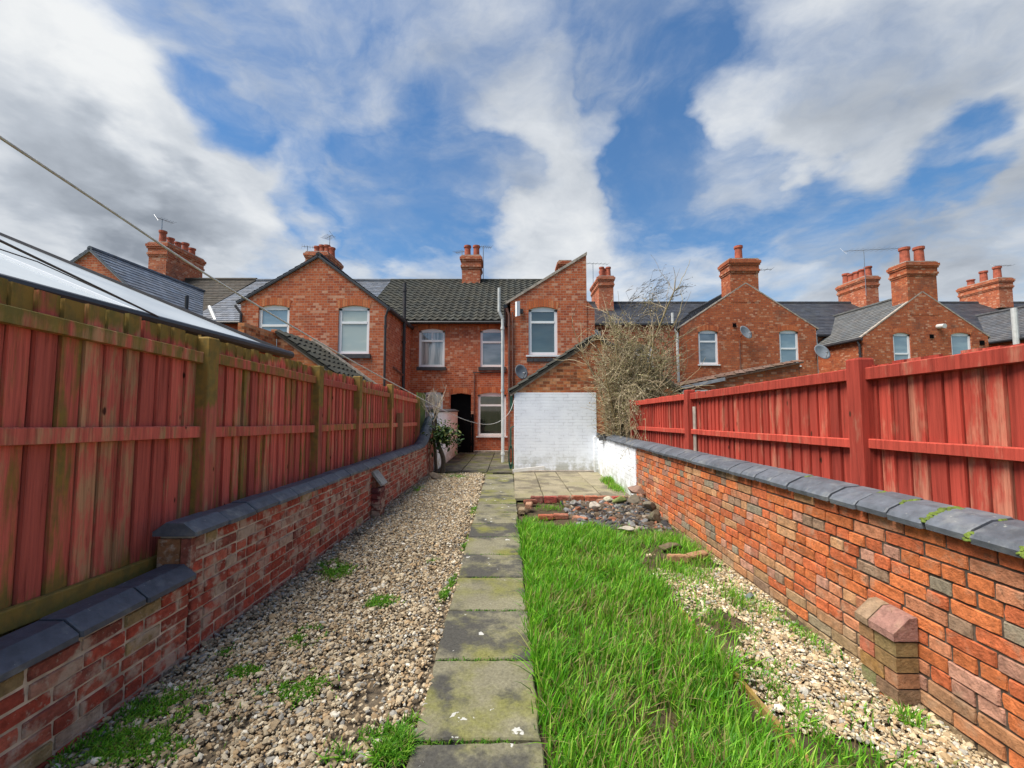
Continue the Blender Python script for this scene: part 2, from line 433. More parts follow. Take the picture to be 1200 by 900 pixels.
def pane_mat(name, c1, c2, vertical=True):
    """window glass with the blind, curtain or dark room right behind it"""
    m, t = new_mat(name)
    p = pos(t)
    if vertical:
        q = t.vm('MULTIPLY', p, (9.0, 9.0, 0.7))
    else:
        q = t.vm('MULTIPLY', p, (0.8, 0.8, 2.5))
    c = t.mix(t.ss(t.noise(q, 1.0, 3), 0.38, 0.62), c1, c2)
    fin(t, c, 0.04, spec=0.9)
    t.bs.inputs['Coat Weight'].default_value = 1.0
    t.bs.inputs['Coat Roughness'].default_value = 0.02
    return m
M['pane_blind'] = pane_mat('pane_blind', (0.38, 0.44, 0.40), (0.46, 0.50, 0.44), False)
M['pane_teal'] = pane_mat('pane_teal', (0.045, 0.075, 0.085), (0.07, 0.105, 0.11), False)
M['pane_dark'] = pane_mat('pane_dark', (0.008, 0.009, 0.01), (0.02, 0.02, 0.022), True)
M['pane_curtain'] = pane_mat('pane_curtain', (0.16, 0.18, 0.19), (0.46, 0.46, 0.45), True)
M['pane_grey'] = pane_mat('pane_grey', (0.09, 0.12, 0.15), (0.20, 0.24, 0.28), False)
M['pane_blue'] = pane_mat('pane_blue', (0.16, 0.24, 0.30), (0.24, 0.33, 0.38), False)

# ------------------------------------------------------------------ mesh helpers
def tag(o, label=None, cat=None, group=None, kind=None):
    if label: o['label'] = label
    if cat: o['category'] = cat
    if group: o['group'] = group
    if kind: o['kind'] = kind
    return o

def empty(name, loc, label, cat, group=None):
    o = bpy.data.objects.new(name, None)
    o.empty_display_size = 0.2
    o.location = loc
    COL.objects.link(o)
    tag(o, label, cat, group)
    return o

def origin(p):
    v = Vector((0, 0, 0))
    while p is not None:
        v += p.location
        p = p.parent
    return v

class MB:
    """collects faces in world coordinates; build() links them as one mesh object"""
    def __init__(self):
        self.v, self.f, self.c = [], [], []
    def face(self, pts, col=None):
        i = len(self.v)
        self.v += [tuple(p) for p in pts]
        self.f.append(tuple(range(i, i + len(pts))))
        self.c.append(col)
    def add(self, verts, faces, col=None):
        i = len(self.v)
        self.v += [tuple(p) for p in verts]
        for f in faces:
            self.f.append(tuple(i + k for k in f))
            self.c.append(col)
    def box(self, a, b, col=None):
        x0, y0, z0 = a
        x1, y1, z1 = b
        self.add([(x0, y0, z0), (x1, y0, z0), (x1, y1, z0), (x0, y1, z0), (x0, y0, z1), (x1, y0, z1), (x1, y1, z1), (x0, y1, z1)],
                 [(0, 3, 2, 1), (4, 5, 6, 7), (0, 1, 5, 4), (1, 2, 6, 5), (2, 3, 7, 6), (3, 0, 4, 7)], col)
    def obox(self, c, ax, ay, az, col=None):
        """oriented box from centre and half axes"""
        c, ax, ay, az = map(Vector, (c, ax, ay, az))
        P = [c + sx * ax + sy * ay + sz * az for sz in (-1, 1) for sx, sy in ((-1, -1), (1, -1), (1, 1), (-1, 1))]
        self.add(P, [(0, 3, 2, 1), (4, 5, 6, 7), (0, 1, 5, 4), (1, 2, 6, 5), (2, 3, 7, 6), (3, 0, 4, 7)], col)
    def tube(self, pts, rad, n=8, col=None, caps=True):
        pts = [Vector(p) for p in pts]
        if not isinstance(rad, (list, tuple)):
            rad = [rad] * len(pts)
        rings = []
        t0 = (pts[1] - pts[0]).normalized()
        nrm = t0.orthogonal().normalized()
        for i, p in enumerate(pts):
            t = (pts[min(i + 1, len(pts) - 1)] - pts[max(i - 1, 0)])
            t = t.normalized() if t.length > 1e-9 else t0
            nrm = nrm - t * nrm.dot(t)
            nrm = nrm.normalized() if nrm.length > 1e-6 else t.orthogonal().normalized()
            bn = t.cross(nrm)
            rings.append([p + (nrm * math.cos(2 * math.pi * k / n) + bn * math.sin(2 * math.pi * k / n)) * rad[i] for k in range(n)])
        V = [q for r in rings for q in r]
        Fs = [(i * n + k, i * n + (k + 1) % n, (i + 1) * n + (k + 1) % n, (i + 1) * n + k) for i in range(len(pts) - 1) for k in range(n)]
        if caps:
            Fs.append(tuple(range(n - 1, -1, -1)))
            Fs.append(tuple((len(pts) - 1) * n + k for k in range(n)))
        self.add(V, Fs, col)
    def lathe(self, c, prof, n=14, col=None):
        c = Vector(c)
        V = [c + Vector((r * math.cos(2 * math.pi * k / n), r * math.sin(2 * math.pi * k / n), z)) for r, z in prof for k in range(n)]
        Fs = [(i * n + k, i * n + (k + 1) % n, (i + 1) * n + (k + 1) % n, (i + 1) * n + k) for i in range(len(prof) - 1) for k in range(n)]
        Fs.append(tuple((len(prof) - 1) * n + k for k in range(n)))
        self.add(V, Fs, col)
    def prism(self, prof, p0, p1, col=None, xf=None):
        """profile in (x,z) swept from y=p0 to y=p1 (xf moves each point)"""
        n = len(prof)
        V = [(x, p0, z) for x, z in prof] + [(x, p1, z) for x, z in prof]
        if xf:
            V = [xf(v) for v in V]
        Fs = [(k, n + k, n + (k + 1) % n, (k + 1) % n) for k in range(n)]
        Fs += [tuple(range(n)), tuple(range(2 * n - 1, n - 1, -1))]
        self.add(V, Fs, col)
    def build(self, name, mat, parent=None, smooth=False, fix=True):
        me = bpy.data.meshes.new(name)
        o = origin(parent)
        me.from_pydata([(x - o.x, y - o.y, z - o.z) for x, y, z in self.v], [], self.f)
        if any(c is not None for c in self.c):
            at = me.attributes.new('col', 'FLOAT_COLOR', 'FACE')
            at.data.foreach_set('color', np.array([(*(c if c is not None else (0.5, 0.5, 0.5)), 1.0) for c in self.c], dtype=np.float32).ravel())
        if fix:
            bm = bmesh.new()
            bm.from_mesh(me)
            bmesh.ops.recalc_face_normals(bm, faces=bm.faces)
            bm.to_mesh(me)
            bm.free()
        if smooth:
            me.polygons.foreach_set('use_smooth', [True] * len(me.polygons))
        me.materials.append(mat)
        ob = bpy.data.objects.new(name, me)
        COL.objects.link(ob)
        if parent is not None:
            ob.parent = parent
        return ob

def np_mesh(name, verts, faces, cols, mat, parent=None, flat=True):
    """verts (N,3), faces (M,k) of one polygon size, cols (M,3)"""
    me = bpy.data.meshes.new(name)
    o = origin(parent)
    verts = np.asarray(verts, dtype=np.float32) - np.array([o.x, o.y, o.z], dtype=np.float32)
    m, k = faces.shape
    me.vertices.add(len(verts))
    me.vertices.foreach_set('co', verts.ravel())
    me.loops.add(m * k)
    me.loops.foreach_set('vertex_index', faces.astype(np.int32).ravel())
    me.polygons.add(m)
    me.polygons.foreach_set('loop_start', np.arange(0, m * k, k, dtype=np.int32))
    me.update(calc_edges=True)
    at = me.attributes.new('col', 'FLOAT_COLOR', 'FACE')
    at.data.foreach_set('color', np.concatenate([cols, np.ones((m, 1))], 1).astype(np.float32).ravel())
    if flat:
        me.polygons.foreach_set('use_smooth', [False] * m)
    me.materials.append(mat)
    me.validate()
    ob = bpy.data.objects.new(name, me)
    COL.objects.link(ob)
    if parent is not None:
        ob.parent = parent
    return ob

def vnoise(x, y, seed=0, scale=1.0):
    """smooth value noise in numpy"""
    x = np.asarray(x) * scale + seed * 17.3
    y = np.asarray(y) * scale + seed * 9.1
    xi, yi = np.floor(x), np.floor(y)
    fx, fy = x - xi, y - yi
    fx, fy = fx * fx * (3 - 2 * fx), fy * fy * (3 - 2 * fy)
    h = lambda a, b: np.modf(np.abs(np.sin(a * 127.1 + b * 311.7 + seed) * 43758.5453))[0]
    return (h(xi, yi) * (1 - fx) + h(xi + 1, yi) * fx) * (1 - fy) + (h(xi, yi + 1) * (1 - fx) + h(xi + 1, yi + 1) * fx) * fy

def wall_prism(name, outline, holes, y0, y1, mat, parent, depth=0.10, back=None):
    """wall or gable: outline and openings in (x,z); front at y0 with real reveals, body back to y1"""
    mb = MB()
    loops = [[Vector((x, z, 0)) for x, z in outline]] + [[Vector((x, z, 0)) for x, z in h] for h in holes]
    allp = [p for l in loops for p in l]
    for tri in tessellate_polygon(loops):
        mb.face([(allp[i].x, y0, allp[i].y) for i in tri])
    n = len(outline)
    for k in range(n):
        a, b = outline[k], outline[(k + 1) % n]
        mb.face([(a[0], y0, a[1]), (b[0], y0, b[1]), (b[0], y1, b[1]), (a[0], y1, a[1])])
    mb.face([(x, y1, z) for x, z in outline])
    for h in holes:
        m = len(h)
        for k in range(m):
            a, b = h[k], h[(k + 1) % m]
            mb.face([(a[0], y0, a[1]), (b[0], y0, b[1]), (b[0], y0 + depth, b[1]), (a[0], y0 + depth, a[1])])
    me = mb.build(name, mat, parent, fix=False)
    bm = bmesh.new()
    bm.from_mesh(me.data)
    bmesh.ops.remove_doubles(bm, verts=bm.verts, dist=0.0005)
    bmesh.ops.recalc_face_normals(bm, faces=bm.faces)
    bm.to_mesh(me.data)
    bm.free()
    return me

def arch_hole(x0, x1, z0, z1, rise=0.09, n=6):
    pts = [(x0, z0), (x1, z0)]
    for k in range(n + 1):
        a = k / n
        x = x1 + (x0 - x1) * a
        pts.append((x, z1 - rise + rise * (1 - (2 * a - 1) ** 2)))
    return pts

def add_window(parent, x0, x1, z0, z1, y, pane, transom=0.30, rise=0.09, mull=None, sill='white', arch=True, low_transom=False):
    """uPVC window set in its opening: frame, panes, sill, brick arch over it"""
    yf = y + 0.055
    b = 0.09
    fr = MB()
    hole = arch_hole(x0, x1, z0, z1, rise)
    inner = arch_hole(x0 + b, x1 - b, z0 + b, z1 - b, rise * 0.0001)
    ang = lambda h: h
    zt = z1 - b - rise * 0.6
    fr.box((x0, yf, z0), (x0 + b, yf + 0.05, z1 - rise), None)
    fr.box((x1 - b, yf, z0), (x1, yf + 0.05, z1 - rise), None)
    fr.box((x0 + b, yf, z0), (x1 - b, yf + 0.05, z0 + b), None)
    top = [(x, z) for x, z in hole[2:]]
    fr.prism(top + [(x0, zt), (x1, zt)], yf, yf + 0.05)
    H = zt - z0 - b
    zs = [z0 + b, zt]
    if transom:
        zm = (z0 + b + H * transom) if low_transom else (zt - H * transom)
        fr.box((x0 + b, yf - 0.012, zm - 0.035), (x1 - b, yf + 0.045, zm + 0.035))
        zs = [z0 + b, zm - 0.035, zm + 0.035, zt]
    if mull:
        xm = x0 + (x1 - x0) * mull
        a, c = (zs[-2], zs[-1])
        fr.box((xm - 0.025, yf - 0.006, a), (xm + 0.025, yf + 0.04, c))
    f = fr.build('window', M['white_upvc'], parent)
    for k in range(0, len(zs), 2):
        p = MB()
        p.box((x0 + b, yf + 0.022, zs[k]), (x1 - b, yf + 0.036, zs[k + 1]))
        p.build('pane', M[pane], f)
    s = MB()
    if sill == 'white':
        s.box((x0 - 0.05, y - 0.05, z0 - 0.05), (x1 + 0.05, y + 0.09, z0 - 0.003))
        s.build('sill', M['white_upvc'], f)
    elif sill == 'dark':
        s.box((x0 - 0.06, y - 0.07, z0 - 0.13), (x1 + 0.06, y + 0.09, z0 - 0.003))
        s.build('sill', M['stone_sill'], f)
    elif sill == 'brick':
        s.box((x0 - 0.08, y - 0.04, z0 - 0.05), (x1 + 0.08, y + 0.09, z0 - 0.003))
        s.build('sill', M['white_upvc'], f)
        s = MB()
        nb = 5
        w = (x1 - x0 + 0.12) / nb
        for k in range(nb):
            s.box((x0 - 0.06 + k * w + 0.006, y - 0.03, z0 - 0.2), (x0 - 0.06 + (k + 1) * w - 0.006, y + 0.02, z0 - 0.1))
        s.build('sill_course', M['stone_sill'], f)
    if arch:
        lo = [(x, z + 0.002) for x, z in hole[2:]]
        hi = [(x + (0.06 if x > (x0 + x1) / 2 else -0.06) * abs(2 * (x - x0) / (x1 - x0) - 1), z + 0.22) for x, z in lo][::-1]
        a = MB()
        a.prism(lo + hi, y - 0.006, y + 0.02)
        a.build('window_arch', M['soldier'], f)
    return f

def roof_plane(name, parent, e0, e1, r0, r1, kind, mat, course=0.2, tw=0.28, base=(0.06, 0.065, 0.075), var=0.25, seed=0):
    """tiled slope from eave e0-e1 up to ridge r0-r1; every slate or tile is its own quad in one mesh"""
    e0, e1, r0, r1 = map(Vector, (e0, e1, r0, r1))
    rr = random.Random(seed)
    L = ((e1 - e0).length + (r1 - r0).length) / 2
    Hh = ((r0 - e0).length + (r1 - e1).length) / 2
    nr, nc = max(2, round(Hh / course)), max(2, round(L / tw))
    nrm = (e1 - e0).cross(r0 - e0).normalized()
    if nrm.z < 0:
        nrm = -nrm
    pt = lambda a, b: (e0.lerp(e1, a)).lerp(r0.lerp(r1, a), b)
    mb = MB()
    lift = 0.022 if kind == 'slate' else 0.04
    for i in range(nr):
        b0, b1 = i / nr, min(1, (i + 1.25) / nr)
        off = 0.5 * (i % 2) if kind == 'slate' else 0
        for j in range(-1, nc + 1):
            a0, a1 = max(0, (j + off) / nc), min(1, (j + 1 + off) / nc)
            if a1 <= a0:
                continue
            k = 1 + (rr.random() - 0.5) * 2 * var
            tint = (rr.random() - 0.5) * 0.12
            col = (base[0] * k * (1 + tint), base[1] * k, base[2] * k * (1 - tint))
            u = nrm * (lift + rr.random() * 0.006)
            w = nrm * 0.004
            if kind == 'slate':
                g = 0.004 / L
                mb.add([pt(a0 + g, b0) + u, pt(a1 - g, b0) + u, pt(a1 - g, b1) + w, pt(a0 + g, b1) + w, pt(a0 + g, b0), pt(a1 - g, b0)],
                       [(0, 1, 2, 3), (4, 5, 1, 0)], col)
            else:
                m = 5
                prof = [0.0, 0.6, 1.0, 0.45, 0.0, 0.0]
                V, Fs = [], []
                for q in range(m + 1):
                    a = a0 + (a1 - a0) * q / m
                    h = nrm * prof[q] * 0.055
                    V += [pt(a, b0) - nrm * 0.01, pt(a, b0) + u + h, pt(a, b1) + w + h]
                for q in range(m):
                    Fs += [(q * 3, q * 3 + 3, q * 3 + 4, q * 3 + 1), (q * 3 + 1, q * 3 + 4, q * 3 + 5, q * 3 + 2)]
                mb.add(V, Fs, col)
    # underside
    dn = nrm * -0.05
    P = [e0, e1, r1, r0]
    mb.add([p - nrm * 0.003 for p in P] + [p + dn for p in P], [(0, 1, 2, 3), (7, 6, 5, 4), (0, 4, 5, 1), (1, 5, 6, 2), (2, 6, 7, 3), (3, 7, 4, 0)], tuple(x * 0.7 for x in base))
    return mb.build(name, mat, parent, fix=False)

def ridge_line(parent, a, b, r=0.11, mat='tile', col=(0.05, 0.05, 0.055)):
    a, b = Vector(a), Vector(b)
    n = max(2, round((b - a).length / 0.4))
    mb = MB()
    for k in range(n):
        p, q = a.lerp(b, k / n + 0.0), a.lerp(b, (k + 0.985) / n)
        kk = random.uniform(0.8, 1.2)
        mb.tube([p, q], [r, r * 0.96], 8, tuple(x * kk for x in col))
    return mb.build('ridge', M[mat], parent)

def chimney(parent, x0, x1, y0, y1, z0, z1, pots, mat='brick_dark', pot_h=0.5, pr=0.13, axis='x'):
    """corbelled brick stack with clay pots: z1 is the top of the brickwork"""
    mb = MB()
    mb.box((x0, y0, z0), (x1, y1, z1 - 0.62))
    def band(g, a, b):
        mb.box((x0 - g, y0 - g, a), (x1 + g, y1 + g, b))
    band(0.03, z1 - 0.62, z1 - 0.54)
    band(0.06, z1 - 0.54, z1 - 0.45)
    band(0.03, z1 - 0.45, z1 - 0.26)
    band(0.07, z1 - 0.26, z1 - 0.18)
    band(0.10, z1 - 0.18, z1 - 0.06)
    band(0.05, z1 - 0.06, z1)
    c = mb.build('chimney', M[mat], parent)
    f = MB()
    f.box((x0 - 0.02, y0 - 0.02, z1), (x1 + 0.02, y1 + 0.02, z1 + 0.05))
    f.build('flaunching', M['cement'], c)
    n = len(pots)
    for k, h in enumerate(pots):
        a = (k + 0.5) / n
        if axis == 'x':
            p = (x0 + (x1 - x0) * a, (y0 + y1) / 2, z1 + 0.03)
        else:
            p = ((x0 + x1) / 2, y0 + (y1 - y0) * a, z1 + 0.03)
        q = MB()
        H = pot_h * h
        q.lathe(p, [(pr * 1.05, 0), (pr * 0.95, H * 0.15), (pr * 0.86, H * 0.82), (pr * 1.08, H * 0.86), (pr * 1.08, H), (pr * 0.8, H), (pr * 0.75, H * 0.7)], 14)
        q.build('chimney_pot', M['pot'], c, smooth=False)
    return c

def pipe(parent, name, pts, r, mat, clips=True):
    mb = MB()
    mb.tube(pts, r, 10)
    p0, p1 = Vector(pts[-2]), Vector(pts[-1])
    if clips:
        n = max(1, int((p1 - p0).length / 1.6))
        for k in range(n + 1):
            q = p0.lerp(p1, (k + 0.15) / (n + 0.3))
            dd = (p1 - p0).normalized()
            mb.tube([q - dd * 0.035, q + dd * 0.035], r * 1.3, 10)
    return mb.build(name, M[mat], parent)

def gutter(parent, a, b, r=0.06, mat='black_plastic', fascia=True):
    a, b = Vector(a), Vector(b)
    mb = MB()
    mb.tube([a, b], r, 8)
    return mb.build('gutter', M[mat], parent)

def aerial(loc, h, label, yaw=0.5, boom=0.9, n=7, span=0.28, el=0.05):
    t = empty('television_aerial', loc, label, 'aerial', 'aerials on the chimneys')
    m = MB()
    b = Vector(loc)
    top = b + Vector((0, 0, h))
    m.tube([b, top], 0.018, 6)
    m.build('mast', M['metal'], t)
    m = MB()
    d = Vector((math.cos(yaw), math.sin(yaw), el)).normalized()
    s = Vector((-d.y, d.x, 0)).normalized()
    p0, p1 = top - d * boom * 0.35 - Vector((0, 0, 0.03)), top + d * boom * 0.65 - Vector((0, 0, 0.03))
    m.tube([p0, p1], 0.012, 6)
    for k in range(n):
        c = p0.lerp(p1, k / (n - 1))
        w = span * (0.8 if k else 1.0)
        dd = s if k else (s * 0.6 + Vector((0, 0, 1)) * 0.6)
        m.tube([c - dd * w, c + dd * w], 0.007, 5)
    m.build('antenna', M['metal'], t)
    return t

def sat_dish(c, aim, r, label, pole=None):
    """oval dish with feed arm, bracket on a wall or a pole"""
    c = Vector(c)
    aim = Vector(aim).normalized()
    t = empty('satellite_dish', c, label, 'satellite dish', 'satellite dishes on the house walls')
    q = aim.to_track_quat('Z', 'Y').to_matrix()
    m = MB()
    n, rings = 20, 5
    V, Fs = [], []
    for side, thick in ((0, 0.0), (1, -0.012)):
        for i in range(rings + 1):
            rr = r * i / rings
            for k in range(n):
                a = 2 * math.pi * k / n
                V.append(c + q @ Vector((rr * math.cos(a), rr * 1.08 * math.sin(a), 0.28 * rr * rr / r + thick)))
    o = (rings + 1) * n
    for i in range(rings):
        for k in range(n):
            f = (i * n + k, i * n + (k + 1) % n, (i + 1) * n + (k + 1) % n, (i + 1) * n + k)
            Fs.append(f)
            Fs.append(tuple(x + o for x in f[::-1]))
    Fs += [(rings * n + k, rings * n + (k + 1) % n, o + rings * n + (k + 1) % n, o + rings * n + k) for k in range(n)]
    m.add(V, Fs)
    m.build('reflector', M['dish'], t, smooth=True, fix=False)
    m = MB()
    low = c + q @ Vector((0, -r, 0.3 * r)) if (q @ Vector((0, 1, 0))).z > 0 else c + q @ Vector((0, r, 0.3 * r))
    tip = c + aim * r * 1.15 - Vector((0, 0, r * 0.55))
    m.tube([low, tip], 0.012, 6)
    m.tube([tip, tip + (c - tip).normalized() * 0.09], 0.03, 8)
    m.build('feed_arm', M['metal'], t)
    m = MB()
    back = c - aim * 0.03
    wall = Vector((c.x, pole[0][1] if pole else c.y + 0.28, c.z - 0.1))
    m.tube([back, back - aim * 0.08, wall], 0.02, 6)
    if pole:
        m.tube(pole, 0.02, 6)
    m.build('bracket', M['metal'] if not pole else M['brown_pipe'], t)
    return t

# ================================================================== SETTING
g = MB()
g.face([(-900, -900, -0.03), (900, -900, -0.03), (900, 900, -0.03), (-900, 900, -0.03)])
tag(g.build('ground', M['earth'], None, fix=False), kind='structure')

XR, XL = 2.12, -2.03           # inner faces of the two garden walls
def path_l(y): return -0.455 - 0.020 * (y - 2.0)
def path_r(y): return 0.135 - 0.0137 * (y - 2.0)

def sheet(name, pts, z, mat, kind='structure', sub=24, amp=0.0):
    mb = MB()
    (x0, x1, y0, y1) = pts
    nx, ny = sub, max(2, int(sub * (y1 - y0) / (x1 - x0)))
    V = []
    for j in range(ny + 1):
        for i in range(nx + 1):
            x, y = x0 + (x1 - x0) * i / nx, y0 + (y1 - y0) * j / ny
            V.append((x, y, z + amp * (float(vnoise(x, y, 3, 2.3)) - 0.5)))
    mb.add(V, [(j * (nx + 1) + i, j * (nx + 1) + i + 1, (j + 1) * (nx + 1) + i + 1, (j + 1) * (nx + 1) + i) for j in range(ny) for i in range(nx)])
    return tag(mb.build(name, mat, None, smooth=True, fix=False), kind=kind)
sheet('gravel_bed_ground', (XL, -0.46, -1.0, 10.6), -0.012, M['gravel_bed'], amp=0.02)
sheet('lawn_soil_ground', (0.0, XR, -1.0, 7.2), -0.008, M['soil'], amp=0.05)

# path of concrete slabs
mb = MB()
rs = random.Random(3)
joints = [0.13, 0.765, 1.40, 2.035, 2.672, 3.308, 3.945, 4.55, 5.16, 5.78, 6.4, 7.0, 7.62, 8.25, 8.85, 9.5, 10.15]
for a, b in zip(joints[:-1], joints[1:]):
    a, b = a + 0.010, b - 0.010
    dz = [0.03 + rs.uniform(-0.005, 0.005) for _ in range(4)]
    xl0, xl1, xr0, xr1 = path_l(a) + rs.uniform(-.008, .008), path_l(b) + rs.uniform(-.008, .008), path_r(a) + rs.uniform(-.006, .006), path_r(b) + rs.uniform(-.006, .006)
    # edge points broken up a little so that the arrises are not ruler straight
    def edge(p, q, n=10, amp=0.006):
        out = []
        for k in range(n):
            f = k / n
            out.append((p[0] + (q[0] - p[0]) * f + rs.uniform(-amp, amp) * (k > 0), p[1] + (q[1] - p[1]) * f + rs.uniform(-amp, amp) * (k > 0), p[2] + (q[2] - p[2]) * f))
        return out
    c0, c1, c2, c3 = (xl0, a, dz[0]), (xr0, a, dz[1]), (xr1, b, dz[2]), (xl1, b, dz[3])
    top = edge(c0, c1) + edge(c1, c2) + edge(c2, c3) + edge(c3, c0)
    cen = Vector(((xl0 + xr0) / 2, (a + b) / 2, 0))
    ins = [((p[0] - cen.x) * 0.975 + cen.x, (p[1] - cen.y) * 0.98 + cen.y, p[2] + 0.008) for p in top]
    n = len(top)
    col = (rs.random(), rs.random(), 0)
    mb.add(ins + top + [(x, y, -0.02) for x, y, z in top],
           [tuple(range(n))] + [(k, (k + 1) % n, n + (k + 1) % n, n + k) for k in range(n)] + [(n + k, n + (k + 1) % n, 2 * n + (k + 1) % n, 2 * n + k) for k in range(n)], col)
tag(mb.build('path', M['path'], None), kind='structure')

def slab_area(name, x0, x1, y0, y1, sx, sy, z, mat, seed):
    rs2 = random.Random(seed)
    mb = MB()
    nx, ny = round((x1 - x0) / sx), round((y1 - y0) / sy)
    dx, dy = (x1 - x0) / nx, (y1 - y0) / ny
    for i in range(nx):
        for j in range(ny):
            a, b, c, d = x0 + i * dx + 0.007, y0 + j * dy + 0.006, x0 + (i + 1) * dx - 0.007, y0 + (j + 1) * dy - 0.006
            h = z + rs2.uniform(-0.006, 0.006)
            ch = 0.012
            V = [(a, b, h - ch), (c, b, h - ch), (c, d, h - ch), (a, d, h - ch), (a + ch, b + ch, h), (c - ch, b + ch, h), (c - ch, d - ch, h), (a + ch, d - ch, h),
                 (a, b, h - 0.05), (c, b, h - 0.05), (c, d, h - 0.05), (a, d, h - 0.05)]
            V = [(x, y, zz + (rs2.uniform(-.003, .003) if zz > h - .03 else 0)) for x, y, zz in V]
            mb.add(V, [(4, 5, 6, 7), (0, 1, 5, 4), (1, 2, 6, 5), (2, 3, 7, 6), (3, 0, 4, 7), (8, 9, 1, 0), (9, 10, 2, 1), (10, 11, 3, 2), (11, 8, 0, 3)], (rs2.random(), rs2.random(), 0))
    return tag(mb.build(name, mat, None), kind='structure')
slab_area('patio', 0.04, 2.10, 7.35, 10.45, 0.46, 0.62, 0.055, M['patio'], 5)
slab_area('yard_paving', -1.93, 0.03, 10.6, 15.68, 0.6, 0.6, 0.03, M['yard'], 6)
sheet('moss_ground', (XL, -0.47, 10.1, 10.75), 0.008, ground_mat('mossy_earth', [(0.05, 0.05, 0.02), (0.09, 0.10, 0.025), (0.13, 0.12, 0.05)], 6), amp=0.03)

# ------------------------------------------------------------------ garden walls
def brickwork(parent, xf, s, y0, y1, z0, courses, palette, mat, mortar, seed, weights=None, ch=0.079, low=None, gap=0.011, zt=None, name='brickwork', white_from=None):
    """courses of real bricks along y on the face x = xf, facing the side s (-1: towards -x)"""
    rs2 = random.Random(seed)
    mb = MB()
    for i in range(courses):
        za, zb = z0 + i * ch, z0 + (i + 1) * ch - gap
        y = y0 - (0.11 if i % 2 else 0.0)
        hdr = rs2.random() < 0.25
        while y < y1:
            L = 0.103 if (hdr and rs2.random() < 0.8) or rs2.random() < 0.22 else 0.216
            L += rs2.uniform(-0.008, 0.008)
            a, b = max(y, y0), min(y + L, y1)
            y += L + gap + rs2.uniform(-0.002, 0.003)
            if b - a < 0.02:
                continue
            col = rs2.choices(palette, weights)[0]
            k = rs2.uniform(0.8, 1.2)
            if low and i < 3 and (i == 0 or rs2.random() < low[1]):
                f = rs2.uniform(0.4, 0.9) if i else 0.9
                col = tuple(c * (1 - f) + q * f for c, q in zip(col, low[0]))
            col = tuple(c * k for c in col)
            pr = rs2.uniform(-0.006, 0.004)                   # proud or set back
            c1, j = 0.007, lambda: rs2.uniform(-0.003, 0.003)
            f = xf + s * pr
            zl, zh = za + j(), zb + j()
            nx = 5 if b - a > 0.15 else 3
            per = [(k / nx, 0) for k in range(nx)] + [(1, 0), (1, .5)] + [(1 - k / nx, 1) for k in range(nx)] + [(0, 1), (0, .5)]
            n_ = len(per)
            jj = lambda q: rs2.uniform(-q, q)
            back, mid, fro = [], [], []
            for (p, q) in per:
                yy, zz = a + (b - a) * p, zl + (zh - zl) * q
                cor = 0.0015 if p in (0, 1) and q in (0, 1) else 0.0
                iy, iz = (1 - 2 * p) if p in (0, 1) else 0, (1 - 2 * q) if q in (0, 1) else 0
                oy, oz = yy + iy * (cor + abs(jj(.0018))), zz + iz * (cor * .5 + abs(jj(.002)))
                back.append((xf - s * 0.05, oy, oz))
                mid.append((f - s * (c1 * .8 + abs(jj(.003))), oy, oz))
                fro.append((f + jj(.002), oy + iy * (c1 * .5 + jj(.0015)), oz + iz * (c1 * .45 + jj(.0015))))
            mb.add(back + mid + fro, [(r_ * n_ + k, r_ * n_ + (k + 1) % n_, (r_ + 1) * n_ + (k + 1) % n_, (r_ + 1) * n_ + k) for r_ in range(2) for k in range(n_)] + [tuple(2 * n_ + k for k in range(n_))], col)
    bw = mb.build(name, mat, parent)
    m = MB()
    zt = zt if zt else z0 + courses * ch
    xs = sorted((xf - s * 0.011, xf - s * 0.215))
    m.box((xs[0], y0 + 0.004, z0 - 0.1), (xs[1], y1 - 0.004, zt))
    m.build('mortar', mortar, bw)
    return bw

def coping_run(parent, prof, y0, y1, unit, zfun, seed, base, gap=0.006, var=0.18):
    rs2 = random.Random(seed)
    mb = MB()
    n = round((y1 - y0) / unit)
    L = (y1 - y0) / n
    for k in range(n):
        a, b = y0 + k * L + gap / 2, y0 + (k + 1) * L - gap / 2
        kk = 1 + rs2.uniform(-var, var)
        dz, dx = rs2.uniform(-0.004, 0.004), rs2.uniform(-0.005, 0.005)
        e = 0.008
        cx = sum(p[0] for p in prof) / len(prof)
        cz = sum(p[1] for p in prof) / len(prof)
        col = tuple(c * kk for c in base)
        m = len(prof)
        ring = lambda y, s: [(cx + (x - cx) * s + dx, y, cz + (z - cz) * s + zfun(y) + dz) for x, z in prof]
        V = ring(a, 0.94) + ring(a + e, 1.0) + ring(b - e, 1.0) + ring(b, 0.94)
        Fs = [(r * m + i, (r + 1) * m + i, (r + 1) * m + (i + 1) % m, r * m + (i + 1) % m) for r in range(3) for i in range(m)]
        Fs += [tuple(range(m)), tuple(range(4 * m - 1, 3 * m - 1, -1))]
        mb.add(V, Fs, col)
    return mb.build('coping', M['coping'], parent)

# right wall
PAL_R = [(0.64, 0.19, 0.065), (0.60, 0.155, 0.06), (0.56, 0.23, 0.12), (0.43, 0.16, 0.095), (0.52, 0.27, 0.19), (0.34, 0.22, 0.145), (0.30, 0.25, 0.18), (0.60, 0.32, 0.16)]
WT_R = [7, 6, 4, 1.8, 2.5, .9, .6, 2]
rw = empty('garden_wall', (XR, 2.0, 0), 'long low orange brick garden wall with blue coping bricks on the right of the lawn', 'wall')
brickwork(rw, XR, -1, 0.9, 7.28, -0.04, 13, PAL_R, M['garden_brick'], M['mortar_dark'], 11, WT_R, ch=0.0765, low=((0.36, 0.27, 0.15), 0.7), zt=0.935, gap=0.0085)
